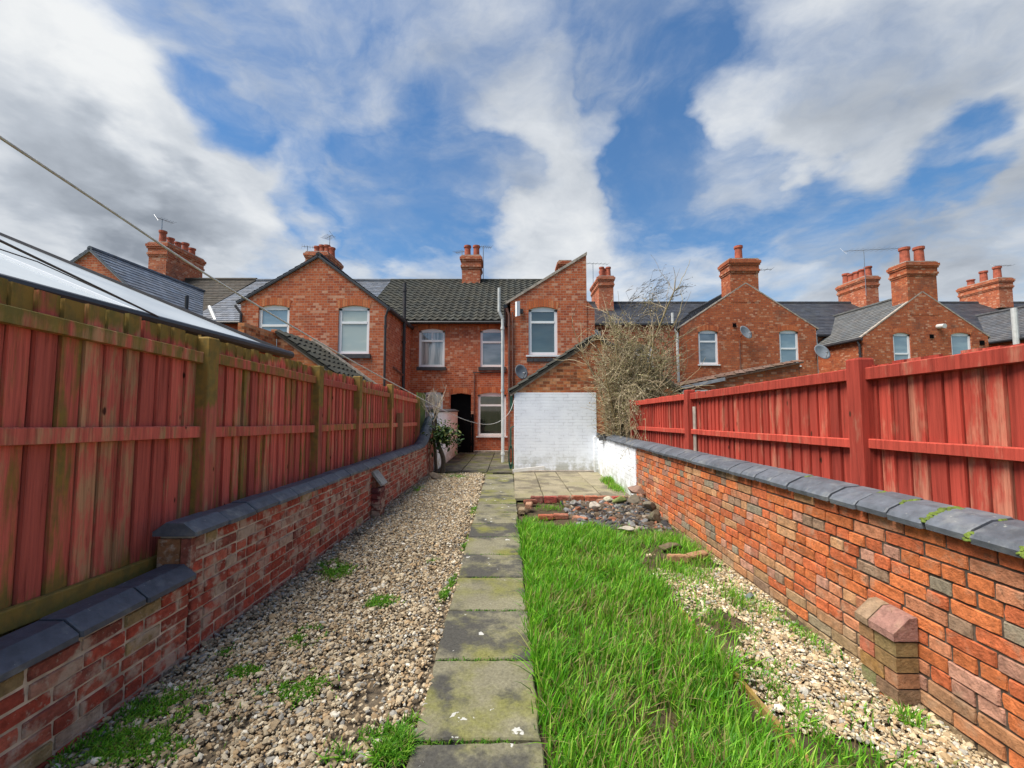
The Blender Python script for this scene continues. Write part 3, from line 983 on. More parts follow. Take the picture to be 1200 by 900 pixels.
# whitewashed far end of the same wall
m = MB()
m.box((XR - 0.012, 7.285, -0.1), (XR + 0.215, 10.42, 0.90))
m.box((XR - 0.10, 10.42, -0.1), (XR + 0.215, 10.585, 0.90))
w = m.build('painted_wall_end', M['whitewash'], rw)
zc = lambda y: 0.952 - 0.008 * max(0, y - 3.5)
coping_run(rw, [(XR - 0.045, 0), (XR - 0.05, 0.028), (XR - 0.03, 0.052), (XR + 0.07, 0.098), (XR + 0.17, 0.108), (XR + 0.25, 0.06), (XR + 0.26, 0)], 0.9, 9.4, 0.2125, zc, 4, (0.105, 0.118, 0.14), gap=0.012)
mbm = MB()
rs2 = random.Random(5)
for k in range(34):                                       # rough bedded stones and mortar over the painted end
    y = 9.42 + k * 0.034 + rs2.uniform(-.01, .01)
    x = XR + rs2.uniform(-0.05, 0.18)
    r = rs2.uniform(0.04, 0.085)
    mbm.obox((x, y, zc(y) + rs2.uniform(0.01, 0.05)), Vector((r, rs2.uniform(-.03, .03), rs2.uniform(-.03, .03))), (rs2.uniform(-.02, .02), r * .8, 0), (0, rs2.uniform(-.02, .02), r * .55), (0.12 * rs2.uniform(.6, 1.3),) * 3)
mbm.box((XR - 0.03, 9.41, 0.89), (XR + 0.2, 10.58, 0.925), (0.1, 0.095, 0.09))
mbm.build('broken_coping', M['rubble'], rw)
# moss in the coping joints
m = MB()
for y, lo_, hi_, a in ((1.9625, .0, .35, 1.1), (2.175, .25, 1.0, 1.5), (2.3875, .55, 1.0, .9), (2.6, .75, 1.0, 1.0), (1.75, .0, .3, 1.1), (3.2375, .8, 1.0, .7), (1.9625, .8, .95, .6)):
    prof = [(XR - 0.052, 0.01), (XR - 0.03, 0.052), (XR + 0.07, 0.098), (XR + 0.15, 0.107)]
    for k in range(int(70 * (hi_ - lo_) * a) + 6):
        f = random.uniform(lo_, hi_)
        q = f * 3
        i = min(2, int(q)); fr = q - i
        x = prof[i][0] + (prof[i + 1][0] - prof[i][0]) * fr
        z = prof[i][1] + (prof[i + 1][1] - prof[i][1]) * fr
        r = random.uniform(0.004, 0.010) * (0.5 + 0.5 * a)
        yy = y + random.gauss(0, .007 * a)
        m.lathe((x, yy, zc(yy) + z - 0.007), [(r * 1.2, 0), (r, r * 0.6), (r * 0.5, r * 1.0)], 6)
m.build('moss', M['moss'], rw, smooth=True)
# buttress on the right wall
pier = MB()
rs2 = random.Random(21)
py0, py1, px0 = 2.285, 2.52, 2.0
for i in range(5):
    z0 = -0.05 + i * 0.0795
    cols = [(0.36, 0.20, 0.10), (0.46, 0.19, 0.085), (0.27, 0.19, 0.09)]
    cut = rs2.choice([0.105, 0.16])
    for a, b in ((py0, py1 - cut), (py1 - cut + 0.01, py1)):
        j = rs2.uniform(-0.006, 0.006)
        pier.box((px0 + j, a, z0), (XR - 0.004, b, z0 + 0.069), tuple(c * rs2.uniform(.8, 1.2) for c in rs2.choice(cols)))
bt = pier.build('buttress', M['garden_brick'], rw)
m = MB()
m.box((px0 + 0.012, py0 + 0.012, -0.06), (XR - 0.002, py1 - 0.012, 0.345))
m.build('buttress_mortar', M['mortar_dark'], bt)
m = MB()
for a, b in ((py0 - 0.006, py0 + 0.150), (py0 + 0.158, py1 + 0.01)):
    m.prism([(px0 - 0.012, 0.348), (px0 - 0.012, 0.385), (px0 + 0.075, 0.462), (XR - 0.003, 0.468), (XR - 0.003, 0.348)], a, b, tuple(c * rs2.uniform(.85, 1.15) for c in (0.37, 0.21, 0.15)))
m.build('buttress_cap', M['garden_brick'], bt)

# left wall
PAL_L = [(0.46, 0.085, 0.05), (0.40, 0.08, 0.05), (0.50, 0.13, 0.08), (0.30, 0.085, 0.06), (0.40, 0.20, 0.14), (0.38, 0.27, 0.13), (0.45, 0.32, 0.24)]
lw = empty('garden_wall', (XL, 2.0, 0), 'low dark red brick garden wall with canted blue coping below the weathered fence on the left', 'wall')
brickwork(lw, XL, 1, 2.75, 10.2, -0.04, 10, PAL_L, M['garden_brick_left'], M['mortar_pale'], 31, [6, 5, 4, 3, 1.6, .5, 1.0], ch=0.0785, zt=0.745)
brickwork(lw, XL + 0.001, 1, 0.6, 2.74, -0.04, 7, PAL_L, M['garden_brick_left'], M['mortar_pale'], 32, [5, 4, 5, 3, 1.6, 1.2, 1.0], ch=0.0745, zt=0.485, name='brickwork')
m = MB()                                                   # end of the tall part, bricks seen end-on
m.box((XL - 0.215, 2.735, 0.55), (XL - 0.075, 2.78, 0.735), (0.32, 0.15, 0.07))
m.box((XL - 0.066, 2.735, 0.55), (XL - 0.004, 2.78, 0.735), (0.33, 0.10, 0.07))
m.build('wall_end', M['garden_brick_left'], lw)
cant = [(XL + 0.035, 0), (XL + 0.035, 0.028), (XL - 0.045, 0.088), (XL - 0.165, 0.088), (XL - 0.25, 0.028), (XL - 0.25, 0)]
coping_run(lw, cant, 2.72, 9.75, 0.319, lambda y: 0.75 - 0.006 * (y - 2.7), 6, (0.085, 0.10, 0.125))
coping_run(lw, cant, 0.6, 2.745, 0.36, lambda y: 0.492, 7, (0.085, 0.095, 0.12))
coping_run(lw, cant, 9.75, 11.1, 0.30, lambda y: 0.708 + 0.62 * max(0, (y - 9.85) / 1.25) ** 1.3, 8, (0.10, 0.11, 0.125))
m = MB()
for k in range(8):
    a, b = 10.2 + k * 0.11, 10.2 + (k + 1) * 0.11
    m.box((XL - 0.2, a, -0.05), (XL - 0.005, b, 0.70 + 0.62 * max(0, (a - 9.85) / 1.25) ** 1.3), (0.25 + random.uniform(-.05, .05), 0.06, 0.04))
m.build('raised_end', M['garden_brick_left'], lw)
# small buttress with a slate cap
pier = MB()
for i in range(6):
    z0 = -0.04 + i * 0.079
    j = rs2.uniform(-.005, .005)
    pier.box((XL + 0.004, 6.18, z0), (XL + 0.125 + j, 6.41, z0 + 0.07), tuple(c * rs2.uniform(.7, 1.1) for c in (0.20, 0.06, 0.045)))
bt = pier.build('buttress', M['garden_brick_left'], lw)
m = MB()
m.obox((XL + 0.08, 6.295, 0.56), (0.075, 0, -0.095), (0, 0.125, 0), (0.012, 0, 0.0095), (0.30, 0.31, 0.29))
m.build('buttress_cap', M['coping'], bt)
m = MB()
m.box((XL + 0.003, 6.2, 0.43), (XL + 0.06, 6.39, 0.6), (0.25, 0.1, 0.07))
m.build('buttress_core', M['garden_brick_left'], bt)

# whitewashed yard wall by the passage
yw = empty('yard_wall', (-1.97, 11.1, 0), 'white painted yard wall with a dark capping leading to the house passage', 'wall')
m = MB()
m.box((-2.17, 11.12, -0.05), (-1.95, 15.2, 1.50))
m.build('painted_face', M['whitewash'], yw)
m = MB()
for k in range(18):
    a = 11.1 + k * 0.228
    m.prism([(-2.22, 1.503), (-2.22, 1.54), (-2.06, 1.60), (-1.90, 1.54), (-1.90, 1.503)], a + .004, a + 0.224, tuple(c * random.uniform(.7, 1.2) for c in (0.07, 0.07, 0.075)))
m.build('capping', M['coping'], yw)

# ------------------------------------------------------------------ fences
def fence(name, xf, s, posts, y_end, y_start, label, wood_m, post_m, ztop, zpost, rails, zbot, bw, seed, green):
    """boards on the far side of the rails; xf is the garden face of the rails, s the side the garden is on"""
    rs2 = random.Random(seed)
    t = empty(name, (xf, posts[0], 0.3), label, 'fence')
    def tone(g):
        return (rs2.random(), rs2.random(), g * rs2.random() ** 1.6)
    edges = [y_start] + list(posts) + [y_end]
    for a, b in zip(edges[:-1], edges[1:]):
        a2, b2 = a + 0.03, b - 0.03
        mb = MB()
        y = a2
        while y < b2:
            wd = bw * rs2.uniform(0.9, 1.1)
            e = min(y + wd, b2)
            h = ztop(y) + rs2.uniform(-0.012, 0.012)
            x0 = xf - s * 0.055
            c = tone(green)
            th = rs2.uniform(0.012, 0.020)
            zb = zbot
            # feather edge: thick on one side, thin where the next board laps it
            V = [(x0 + s * th, y, zb), (x0 + s * 0.001, e, zb), (x0 - s * 0.008, e, zb), (x0 - s * 0.008, y, zb),
                 (x0 + s * th, y, h), (x0 + s * 0.001, e, h), (x0 - s * 0.008, e, h), (x0 - s * 0.008, y, h)]
            mb.add(V, [(0, 3, 2, 1), (4, 5, 6, 7), (0, 1, 5, 4), (1, 2, 6, 5), (2, 3, 7, 6), (3, 0, 4, 7)], c)
            y = e + rs2.uniform(0.004, 0.008)
        xb = xf - s * 0.078  # dark sheet added behind the boards so the gaps look shaded
        for q in range(int((b2 - a2) / 0.3) + 1):
            ya_, yb_ = a2 + q * 0.3, min(a2 + (q + 1) * 0.3, b2)
            if yb_ - ya_ > 0.02:
                mb.box((min(xb, xb - s * 0.008), ya_, zbot), (max(xb, xb - s * 0.008), yb_, ztop(yb_) - 0.03), (0.0, 1.0, 0.3))
        mb.build('boards', wood_m, t)
        for k, (f0, f1, rname) in enumerate(rails):
            mb = MB()
            ym = (a + b) / 2
            dz0 = ztop(a) - ztop(posts[0])
            dz1 = ztop(b) - ztop(posts[0])
            c = (rs2.random(), rs2.uniform(0.35, 1.0), green * rs2.uniform(0.3, 1.0))
            zA, zB = rs2.uniform(-.008, .008), rs2.uniform(-.008, .008)
            n = 6
            V = []
            for q in range(n + 1):
                f = q / n
                yy = a2 - 0.0 + (b2 - a2) * f
                dz = dz0 + (dz1 - dz0) * f + zA + (zB - zA) * f + rs2.uniform(-.002, .002)
                V += [(xf - s * 0.036, yy, f0 + dz), (xf, yy, f0 + dz + .004), (xf, yy, f1 + dz - .006), (xf - s * 0.006, yy, f1 + dz), (xf - s * 0.036, yy, f1 + dz)]
            Fs = [(q * 5 + i, (q + 1) * 5 + i, (q + 1) * 5 + (i + 1) % 5, q * 5 + (i + 1) % 5) for q in range(n) for i in range(5)] + [(0, 1, 2, 3, 4), tuple(n * 5 + i for i in (4, 3, 2, 1, 0))]
            mb.add(V, Fs, c)
            mb.build(rname, wood_m, t)
    for p in posts:
        mb = MB()
        w = 0.056
        h = zpost(p)
        c = (rs2.random(), rs2.random(), green * rs2.uniform(.4, 1))
        x0, x1 = sorted((xf + s * 0.040, xf - s * 0.070))
        e = 0.006
        lo = [(x0, p - w), (x1, p - w), (x1, p + w), (x0, p + w)]
        li = [(x0 + e, p - w + e), (x1 - e, p - w + e), (x1 - e, p + w - e), (x0 + e, p + w - e)]
        oct_ = [(x0 + e, p - w), (x1 - e, p - w), (x1, p - w + e), (x1, p + w - e), (x1 - e, p + w), (x0 + e, p + w), (x0, p + w - e), (x0, p - w + e)]
        V = [(x, y, -0.05) for x, y in oct_] + [(x, y, h - 0.01) for x, y in oct_] + [((x + (x0 + x1) / 2 * .12) / 1.12, (y + p * .12) / 1.12, h + rs2.uniform(-.004, .004)) for x, y in oct_]
        Fs = [(r * 8 + i, r * 8 + (i + 1) % 8, (r + 1) * 8 + (i + 1) % 8, (r + 1) * 8 + i) for r in range(2) for i in range(8)] + [tuple(range(16, 24)), tuple(range(7, -1, -1))]
        for f_ in Fs:
            yy = sum(V[i][1] for i in f_) / len(f_)
            mb.add([V[i] for i in f_], [tuple(range(len(f_)))], (c[0], c[1] * .5, 1.0 * green) if yy < p - w * .5 else (c[0], c[1] * .7, c[2] * .6))
        mb.build('post', post_m, t)
    return t

lf = fence('timber_fence', -2.3, 1, [3.19, 5.01, 6.33, 8.02, 10.35], 10.36, 1.12,
      'weathered red timber fence turned green with algae, on the left behind the brick wall', M['wood_left'], M['post_left'],
      lambda y: 2.155 - 0.034 * (y - 1.9) if y < 3.2 else 2.11 - 0.024 * (y - 3.2), lambda y: 2.10 - 0.012 * (y - 3.2) if y < 9 else 1.86,
      [(1.905, 1.99, 'top_rail'), (1.345, 1.43, 'middle_rail'), (0.50, 0.60, 'bottom_rail')], 0.50, 0.112, 41, 1.0)
m = MB()
m.box((-2.33, 8.55, 0.5), (-2.22, 8.65, 1.5), (0.2, 0.9, 0.3))
m.build('stub_post', M['post_left'], lf)
m = MB()
m.box((-2.36, 10.42, 0.45), (-2.33, 11.4, 2.0))
m.build('green_board', M['board_green'], lf)
fence('timber_fence', 2.35, -1, [2.86, 5.63, 8.25], 8.26, 0.9,
      'bright red stained timber fence standing behind the orange brick wall on the right', M['wood_right'], M['wood_right'],
      lambda y: 1.862 - 0.021 * (y - 2.0), lambda y: 1.90 - 0.028 * (y - 2.86),
      [(1.755, 1.838, 'top_rail'), (1.295, 1.36, 'middle_rail')], 0.55, 0.098, 43, 0.12)
# pale board beside the second post
pb = MB()
pb.box((2.372, 5.49, 0.6), (2.386, 5.56, 1.60))
tag(pb.build('timber_batten', M['cement'], None), 'pale narrow batten nailed beside the middle post of the red fence', 'batten')

# ================================================================== HOUSES
YA, YAR = 15.7, 19.7            # near terrace: rear wall and ridge
ZE, ZR = 4.93, 7.62
YB, YBR = 21.7, 25.7            # set back terrace on the right
ZBE, ZBR = 5.5, 8.1
SL = (ZR - ZE) / (YAR - YA)

def terrace_house(x0, x1, ya, yr, ze, zr, label, brick, roofkind, roofmat, base, holes=(), course=0.2, tw=0.26, seed=1, gut=True):
    t = empty('terraced_house', ((x0 + x1) / 2, ya, 0), label, 'house')
    yb = 2 * yr - ya
    wall_prism('wall', [(x0, -0.2), (x1, -0.2), (x1, ze), (x0, ze)], holes, ya, yb, M[brick], t)
    for x in (x0, x1):
        gm = MB()
        s = 0.12 if x == x0 else -0.12
        gm.add([(x, ya, ze), (x, yb, ze), (x, yr, zr - 0.03), (x + s, ya, ze), (x + s, yb, ze), (x + s, yr, zr - 0.03)], [(0, 1, 2), (5, 4, 3), (0, 2, 5, 3), (1, 4, 5, 2)])
        gm.build('gable_end', M[brick], t)
    sl = (zr - ze) / (yr - ya)
    o = 0.18
    r = roof_plane('roof', t, (x0, ya - o, ze - o * sl + 0.06), (x1, ya - o, ze - o * sl + 0.06), (x0, yr, zr + 0.06), (x1, yr, zr + 0.06), roofkind, roofmat, course, tw, base, 0.25, seed)
    rb = MB()
    rb.add([(x0, yr, zr + .06), (x1, yr, zr + .06), (x1, yb + o, ze - o * sl + .06), (x0, yb + o, ze - o * sl + .06)], [(0, 1, 2, 3)], base)
    rb.build('front_roof', roofmat, t, fix=False)
    ridge_line(t, (x0, yr, zr + 0.06), (x1, yr, zr + 0.06), 0.11, 'tile', tuple(c * 0.9 for c in base))
    if gut:
        gutter(t, (x0, ya - o - 0.03, ze - o * sl), (x1, ya - o - 0.03, ze - o * sl), 0.06)
    return t

def passage(x0, x1, z1, y):
    return [(x0, -0.1), (x1, -0.1), (x1, z1 - 0.06), ((x0 + x1) / 2, z1), (x0, z1 - 0.06)]

# the house at the end of the path
TILE = (0.042, 0.043, 0.036)
w2 = (-1.19, -0.28, 3.17, 4.62)
w3 = (-1.27, -0.22, 0.61, 2.215)
ours = terrace_house(-1.44, 2.20, YA, YAR, ZE, ZR, 'red brick terraced house with black pantiles and twin-pot chimney at the end of the path', 'brick', 'pantile', M['tile'], TILE,
    [arch_hole(*w2), arch_hole(*w3), arch_hole(-1.76 + .24, -1.76 + .25, 0.02, 0.03, 0.001, 1)][:2], course=0.31, tw=0.29, seed=2)
add_window(ours, *w2, YA, 'pane_grey', 0.30, sill='dark')
add_window(ours, *w3, YA, 'pane_dark', 0.24, sill='white')
chimney(ours, -2.33, -1.49, 19.3, 20.2, 7.2, 8.75, [1, 1], 'brick', 0.62, 0.16)
chimney(ours, 2.2, 2.75, 19.3, 20.2, 7.2, 8.5, [0.2], 'brick_dark', 0.3, 0.12)
m = MB()
m.box((-1.5, 15.4, 0.03), (-0.1, 15.69, 0.085))
m.build('step', M['cement'], ours)
pipe(ours, 'waste_pipe', [(-1.40, YA - 0.04, 2.95), (-1.40, YA - 0.04, 0.1)], 0.025, 'brown_pipe')
m = MB()
m.tube([(-1.46, YA - 0.04, 2.96), (-0.2, YA - 0.04, 2.98)], 0.022, 6)
m.build('waste_pipe', M['iron_pipe'], ours)

# next house to the left, with the covered passage
w1 = (-3.49, -2.52, 3.17, 4.62)
wl = (-3.30, -2.57, 0.95, 2.247)
nb = terrace_house(-5.73, -1.44, YA, YAR, ZE, ZR, 'red brick terraced house with the dark covered passage, left of the path house', 'brick', 'pantile', M['tile'], TILE,
    [arch_hole(*w1), arch_hole(*wl, rise=0.03), passage(-2.29, -1.52, 2.19, YA)], course=0.31, tw=0.29, seed=3)
add_window(nb, *w1, YA, 'pane_curtain', 0.26, mull=0.5, sill='dark')
add_window(nb, *wl, YA, 'pane_curtain', 0.4, rise=0.03, sill='white', arch=False)
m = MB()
m.box((-2.29, YA + 0.101, -0.1), (-1.52, YA + 0.12, 2.2))  # flat black sheet painted as the shade inside the passage
m.build('passage_shade_panel', M['black'], nb)
m = MB()
m.box((-2.46, YA - 0.03, 1.3), (-2.34, YA + 0.004, 2.35))
m.build('brick_pilaster', M['brick'], nb)
m = MB()
lo = arch_hole(-2.29, -1.52, 0, 2.20, 0.06)[2:]
m.prism(lo + [(x, z + .2) for x, z in lo][::-1], YA - 0.005, YA + .02)
m.build('passage_arch', M['soldier'], nb)
gt = empty('yard_gate', (-1.65, 15.2, 0), 'tall black boarded gate in front of the passage and beside the ground floor window', 'gate')
m = MB()
for k in range(6):
    m.box((-1.92 + k * 0.092, 15.24, 0.05), (-1.92 + k * 0.092 + 0.086, 15.262, 1.42))
m.build('boards', M['black'], gt)
m = MB()
for z in (0.3, 1.2):
    m = MB()
    m.box((-1.92, 15.263, z), (-1.37, 15.3, z + 0.1))
    m.build('ledge', M['black'], gt)

# slate house between, its rear slope seen left of the double wing
SLATE = (0.11, 0.125, 0.155)
h0 = terrace_house(-12.1, -5.73, YA, YAR, ZE, ZR, 'terraced house with pale blue slate slope left of the twin-window gable', 'brick_dark', 'slate', M['slate'], SLATE, course=0.2, tw=0.26, seed=4)
chimney(h0, -9.5, -8.55, 19.1, 20.7, 7.2, 8.85, [0.9, 1.0, 1.0, 0.8], 'brick', 0.6, 0.15)
hb = terrace_house(-30, -12.1, YA, YAR, ZE, ZR + .05, 'terraced house with brown tiled roof and wide many-potted chimney at far left', 'brick_dark', 'slate', M['tile'], (0.062, 0.052, 0.042), course=0.22, tw=0.24, seed=5)
chimney(hb, -16.25, -15.45, 18.5, 20.7, 7.0, 9.05, [1, .75, .7, .95, .8], 'brick', 0.6, 0.15, 'y')

def rear_wing(xl, xr, y0, y1, apex, zl, zrr, label, brick, holes, roofkind='slate', roofmat=None, base=SLATE, seed=1, roof_d=2.0, verge='cement', o=0.12, course=0.2):
    t = empty('rear_wing', ((xl + xr) / 2, y0, 0), label, 'house wing')
    ax, az = apex
    outline = [(xl, -0.2), (xr, -0.2), (xr, zrr), (ax, az), (xl, zl)]
    wall_prism('wall', outline, holes, y0, y1, M[brick], t)
    sl, sr = (az - zl) / (ax - xl), (az - zrr) / (xr - ax)
    y2 = y1 + roof_d
    yf_ = y0 + 0.05 if verge == 'cement' else y0 - 0.06
    vp = 0.012 if verge == 'cement' else 0.055
    up_ = 0.0 if verge == 'cement' else 0.03
    r1 = roof_plane('roof', t, (xl - o, yf_, zl - o * sl + up_), (xl - o, y2, zl - o * sl + up_), (ax, yf_, az + up_), (ax, y2, az + up_), roofkind, roofmat or M['slate'], course, 0.26, base, 0.25, seed)
    r2 = roof_plane('roof', t, (xr + o, yf_, zrr - o * sr + up_), (xr + o, y2, zrr - o * sr + up_), (ax, yf_, az + up_), (ax, y2, az + up_), roofkind, roofmat or M['slate'], course, 0.26, base, 0.25, seed + 50)
    ridge_line(t, (ax, yf_ + .01, az + .02), (ax, y2, az + .04), 0.09, 'tile', tuple(c * 0.8 for c in base))
    v = MB()
    for (xa, za), (xb, zb) in (((xl, zl), (ax, az)), ((ax, az), (xr, zrr))):
        d = Vector((xb - xa, 0, zb - za)).normalized()
        nn = Vector((-d.z, 0, d.x))
        a, b = Vector((xa, 0, za)) - d * (o * 1.1 if xa == xl else 0), Vector((xb, 0, zb)) + d * (o * 1.1 if xb == xr else 0)
        lo_, hi_ = (-0.015, 0.035) if verge == 'cement' else (-0.05, 0.025)
        P = [a + nn * lo_, b + nn * lo_, b + nn * hi_, a + nn * hi_]
        v.prism([(p.x, p.z) for p in P], y0 - vp, y0 + (0.12 if verge == 'cement' else 0.03))
    v.build('verge', M[verge] if verge in M else M['cement'], t)
    return t

# double wing on the left
wa = (-5.24, -4.30, 3.24, 4.72)
wb = (-7.66, -6.72, 3.24, 4.74)
dw_ = rear_wing(-8.2, -3.79, 12.6, YA, (-5.88, 6.25), 4.86, 4.70, 'wide red brick gable wing with two arched windows, left of the path', 'brick', [arch_hole(*wa), arch_hole(*wb)],
      base=(0.05, 0.055, 0.07), seed=8, verge='stone_sill')
add_window(dw_, *wa, 12.6, 'pane_blind', 0.30, sill='dark')
add_window(dw_, *wb, 12.6, 'pane_blue', 0.38, sill='white')
gutter(dw_, (-3.70, 12.5, 4.60), (-3.70, 15.55, 4.60), 0.065)
pipe(dw_, 'downpipe', [(-3.72, 12.52, 4.6), (-3.80, 12.54, 4.35), (-3.80, 12.55, 0)], 0.035, 'iron_pipe')
pipe(dw_, 'soil_pipe', [(-3.70, 14.35, 5.95), (-3.70, 14.35, 0)], 0.055, 'iron_pipe')
pipe(dw_, 'downpipe', [(-8.32, 12.52, 4.7), (-8.14, 12.54, 4.45), (-8.14, 12.54, 0)], 0.04, 'iron_pipe')
m = MB()
m.tube([(-3.70, 14.3, 2.75), (-3.72, 13.2, 2.9)], 0.03, 6)
m.build('waste_pipe', M['brown_pipe'], dw_)

# far left wing with blue slates
fl = rear_wing(-16.0, -11.2, 13.3, YA, (-13.55, 6.72), 4.9, 4.55, 'brick gable wing with shining blue slate roof beyond the lean-to at far left', 'brick', [],
      base=(0.13, 0.15, 0.185), seed=9, roof_d=2.6, verge='lead')
m = MB()
m.tube([(-11.95, 15.3, 4.8), (-11.95, 15.3, 5.75)], 0.06, 8)
m.build('vent_pipe', M['black_plastic'], fl)
m = MB()
m.tube([(-11.0, 15.55, 4.80), (-11.9, 16.4, 5.62)], 0.07, 6)
m.build('valley_flashing', M['white_pipe'], fl)

# our own half-gable wing
wo_ = (0.50, 1.37, 3.21, 4.68)
y0 = 12.6
ow = empty('rear_wing', (1.1, y0, 0), 'tall half-gable red brick wing with one arched window above the white outhouse', 'house wing')
wall_prism('wall', [(-0.05, -0.2), (2.26, -0.2), (2.26, 6.27), (-0.05, 4.83)], [arch_hole(*wo_)], y0, 15.72, M['brick'], ow)
add_window(ow, *wo_, y0, 'pane_teal', 0.26, sill='brick')
sl = (6.27 - 4.83) / 2.31
roof_plane('roof', ow, (-0.17, y0 + 0.12, 4.83 - .12 * sl + .0), (-0.17, 17.7, 4.83 - .12 * sl), (2.2, y0 + 0.12, 6.24), (2.2, 17.7, 6.24), 'pantile', M['tile'], 0.31, 0.29, TILE, 0.25, 12)
m = MB()
m.prism([(-0.20, 4.74), (2.28, 6.285), (2.28, 6.37), (-0.20, 4.82)], y0 - 0.03, y0 + 0.12)
m.build('verge', M['cement'], ow)
m = MB()
m.box((2.262, y0 + 0.02, -0.1), (2.50, y0 + 0.24, 4.60))
m.add([(2.262, y0 + .02, 4.60), (2.5, y0 + .02, 4.60), (2.262, y0 + .02, 4.88), (2.262, y0 + .24, 4.60), (2.5, y0 + .24, 4.60), (2.262, y0 + .24, 4.88)], [(0, 1, 2), (5, 4, 3), (1, 4, 5, 2), (0, 2, 5, 3)])
m.build('wall_stub', M['brick'], ow)
gutter(ow, (-0.2, y0 - 0.02, 4.70), (-0.2, 15.6, 4.70), 0.065)
pipe(ow, 'soil_pipe', [(-0.385, y0 - 0.12, 5.22), (-0.385, y0 - 0.12, 4.5), (-0.28, y0 - 0.10, 4.28), (-0.27, y0 - 0.10, 0)], 0.046, 'white_pipe')
pipe(ow, 'downpipe', [(-0.16, y0 - 0.06, 4.62), (-0.09, y0 - 0.05, 4.4), (-0.08, y0 - 0.05, 0)], 0.035, 'brown_pipe')
pipe(ow, 'downpipe', [(0.02, y0 - 0.05, 4.5), (0.02, y0 - 0.05, 2.2)], 0.022, 'brown_pipe')
fl2 = empty('alarm_box', (0.2, y0 - 0.1, 4.55), 'white bell box with a bracket under the eave of the half-gable wing', 'alarm box')
m = MB()
m.obox((0.17, y0 - 0.16, 4.58), (0.05, 0.05, 0.02), (0.02, -0.02, 0), (0, 0.03, 0.23))
m.build('casing', M['white_upvc'], fl2)
m = MB()
m.tube([(0.1, y0 - 0.002, 4.55), (0.12, y0 - 0.14, 4.55)], 0.03, 6)
m.box((0.24, y0 - 0.08, 4.46), (0.33, y0 - 0.004, 4.60))
m.build('bracket', M['iron_pipe'], fl2)
sat_dish((0.25, y0 - 0.3, 2.66), (0.55, -0.83, 0.30), 0.215, 'grey satellite dish low on the half-gable wing left of the arched window')

# brick outhouses at the end of the garden: ours white below, black pantiles on the left one
def outhouse(xh, xe, zh, ze, y0, y1, label, white, far=None, tile=TILE):
    t = empty('outhouse', ((xh + xe) / 2, y0, 0), label, 'outhouse')
    if white:
        wall_prism('wall', [(xe, 2.0), (xh + 0.01, 2.0), (xh + 2.05, 2.0), (xh + 0.02, zh), (xe, ze)], [], y0, y1, M['brick_warm'], t)
        m = MB()
        m.box((xe - 0.004, y0 - 0.012, -0.05), (xh - 0.01, y1, 2.0))
        m.build('painted_wall', M['whitewash'], t)
        m = MB()
        m.box((xh - 0.005, y0 + 0.005, -0.05), (xh + 2.05, y1, 1.998))
        m.build('neighbour_wall', M['brick_warm'], t)
    else:
        lo, hi = (xe, xh) if xe < xh else (xh, xe)
        zl, zr_ = (ze, zh) if xe < xh else (zh, ze)
        wall_prism('wall', [(lo, -0.1), (hi, -0.1), (hi, zr_), (lo, zl)], [], y0, y1, M['brick_warm'], t)
    sl = (zh - ze) / abs(xh - xe)
    d = 1 if xh > xe else -1
    roof_plane('roof', t, (xe - d * .12, y0 - .07, ze - .12 * sl + .04), (xe - d * .12, y1 - .01, ze - .12 * sl + .04), (xh, y0 - .07, zh + .04), (xh, y1 - .01, zh + .04), 'pantile', M['tile'], 0.3, 0.28, tile, 0.25, 14)
    if white:
        roof_plane('roof', t, (xh + 2.15, y0 - .07, ze), (xh + 2.15, y1 - .01, ze), (xh, y0 - .07, zh + .04), (xh, y1 - .01, zh + .04), 'pantile', M['tile'], 0.3, 0.28, tile, 0.25, 15)
    v = MB()
    P = [(xe - d * .1, ze - .1 * sl - .07), (xh, zh - .07), (xh, zh + .0), (xe - d * .1, ze - .1 * sl + .0)]
    v.prism(P, y0 - 0.03, y0 + 0.05)
    v.build('verge', M['cement'], t)
    return t
oh = outhouse(2.12, 0.064, 3.40, 2.04, 10.6, 12.59, 'brick outhouse with white painted lower wall facing the patio', True)
m = MB()
m.box((0.0, 10.5, 0.0), (2.1, 10.583, 0.07))
m.build('plinth', M['cement'], oh)
oh2 = outhouse(-5.95, -4.0, 3.52, 2.13, 10.6, 12.59, 'neighbouring brick outhouse with black pantiles behind the left fence', False)
m = MB()
m.box((-6.1, 9.3, -0.1), (-5.955, 10.59, 3.50))
m.box((-6.1, 10.592, 3.4), (-5.955, 12.585, 3.60))
m.build('party_wall', M['brick_warm'], oh2)
m = MB()
m.obox((-4.95, 12.55, 2.90), (1.05, 0, -0.745), (0, 0.03, 0), (0.05, 0, 0.07))
m.build('flashing', M['cement'], oh2)

# extension seen through the shrub, right of the half-gable wing
ex = empty('brick_extension', (4.2, YA, 0), 'brick rear extension with small white windows half hidden behind the bare shrub', 'house wing')
xw1, xw2 = (2.72, 3.35, 4.10, 4.62), (4.55, 5.3, 3.2, 4.02)
wall_prism('wall', [(2.3, -0.1), (6.1, -0.1), (6.1, 4.75), (2.3, 4.75)], [arch_hole(*xw1, rise=.02), arch_hole(*xw2, rise=.03)], YA, YB - 0.02, M['brick_dark'], ex)
add_window(ex, *xw1, YA, 'pane_grey', None, rise=.02, mull=0.75, arch=False)
add_window(ex, *xw2, YA, 'pane_grey', 0.45, rise=.03, arch=False)
roof_plane('roof', ex, (2.3, YA - .1, 4.78), (6.15, YA - .1, 4.78), (2.3, YB - .2, 5.15), (6.15, YB - .2, 5.15), 'slate', M['slate'], 0.2, 0.26, (0.04, 0.042, 0.05), 0.25, 16)

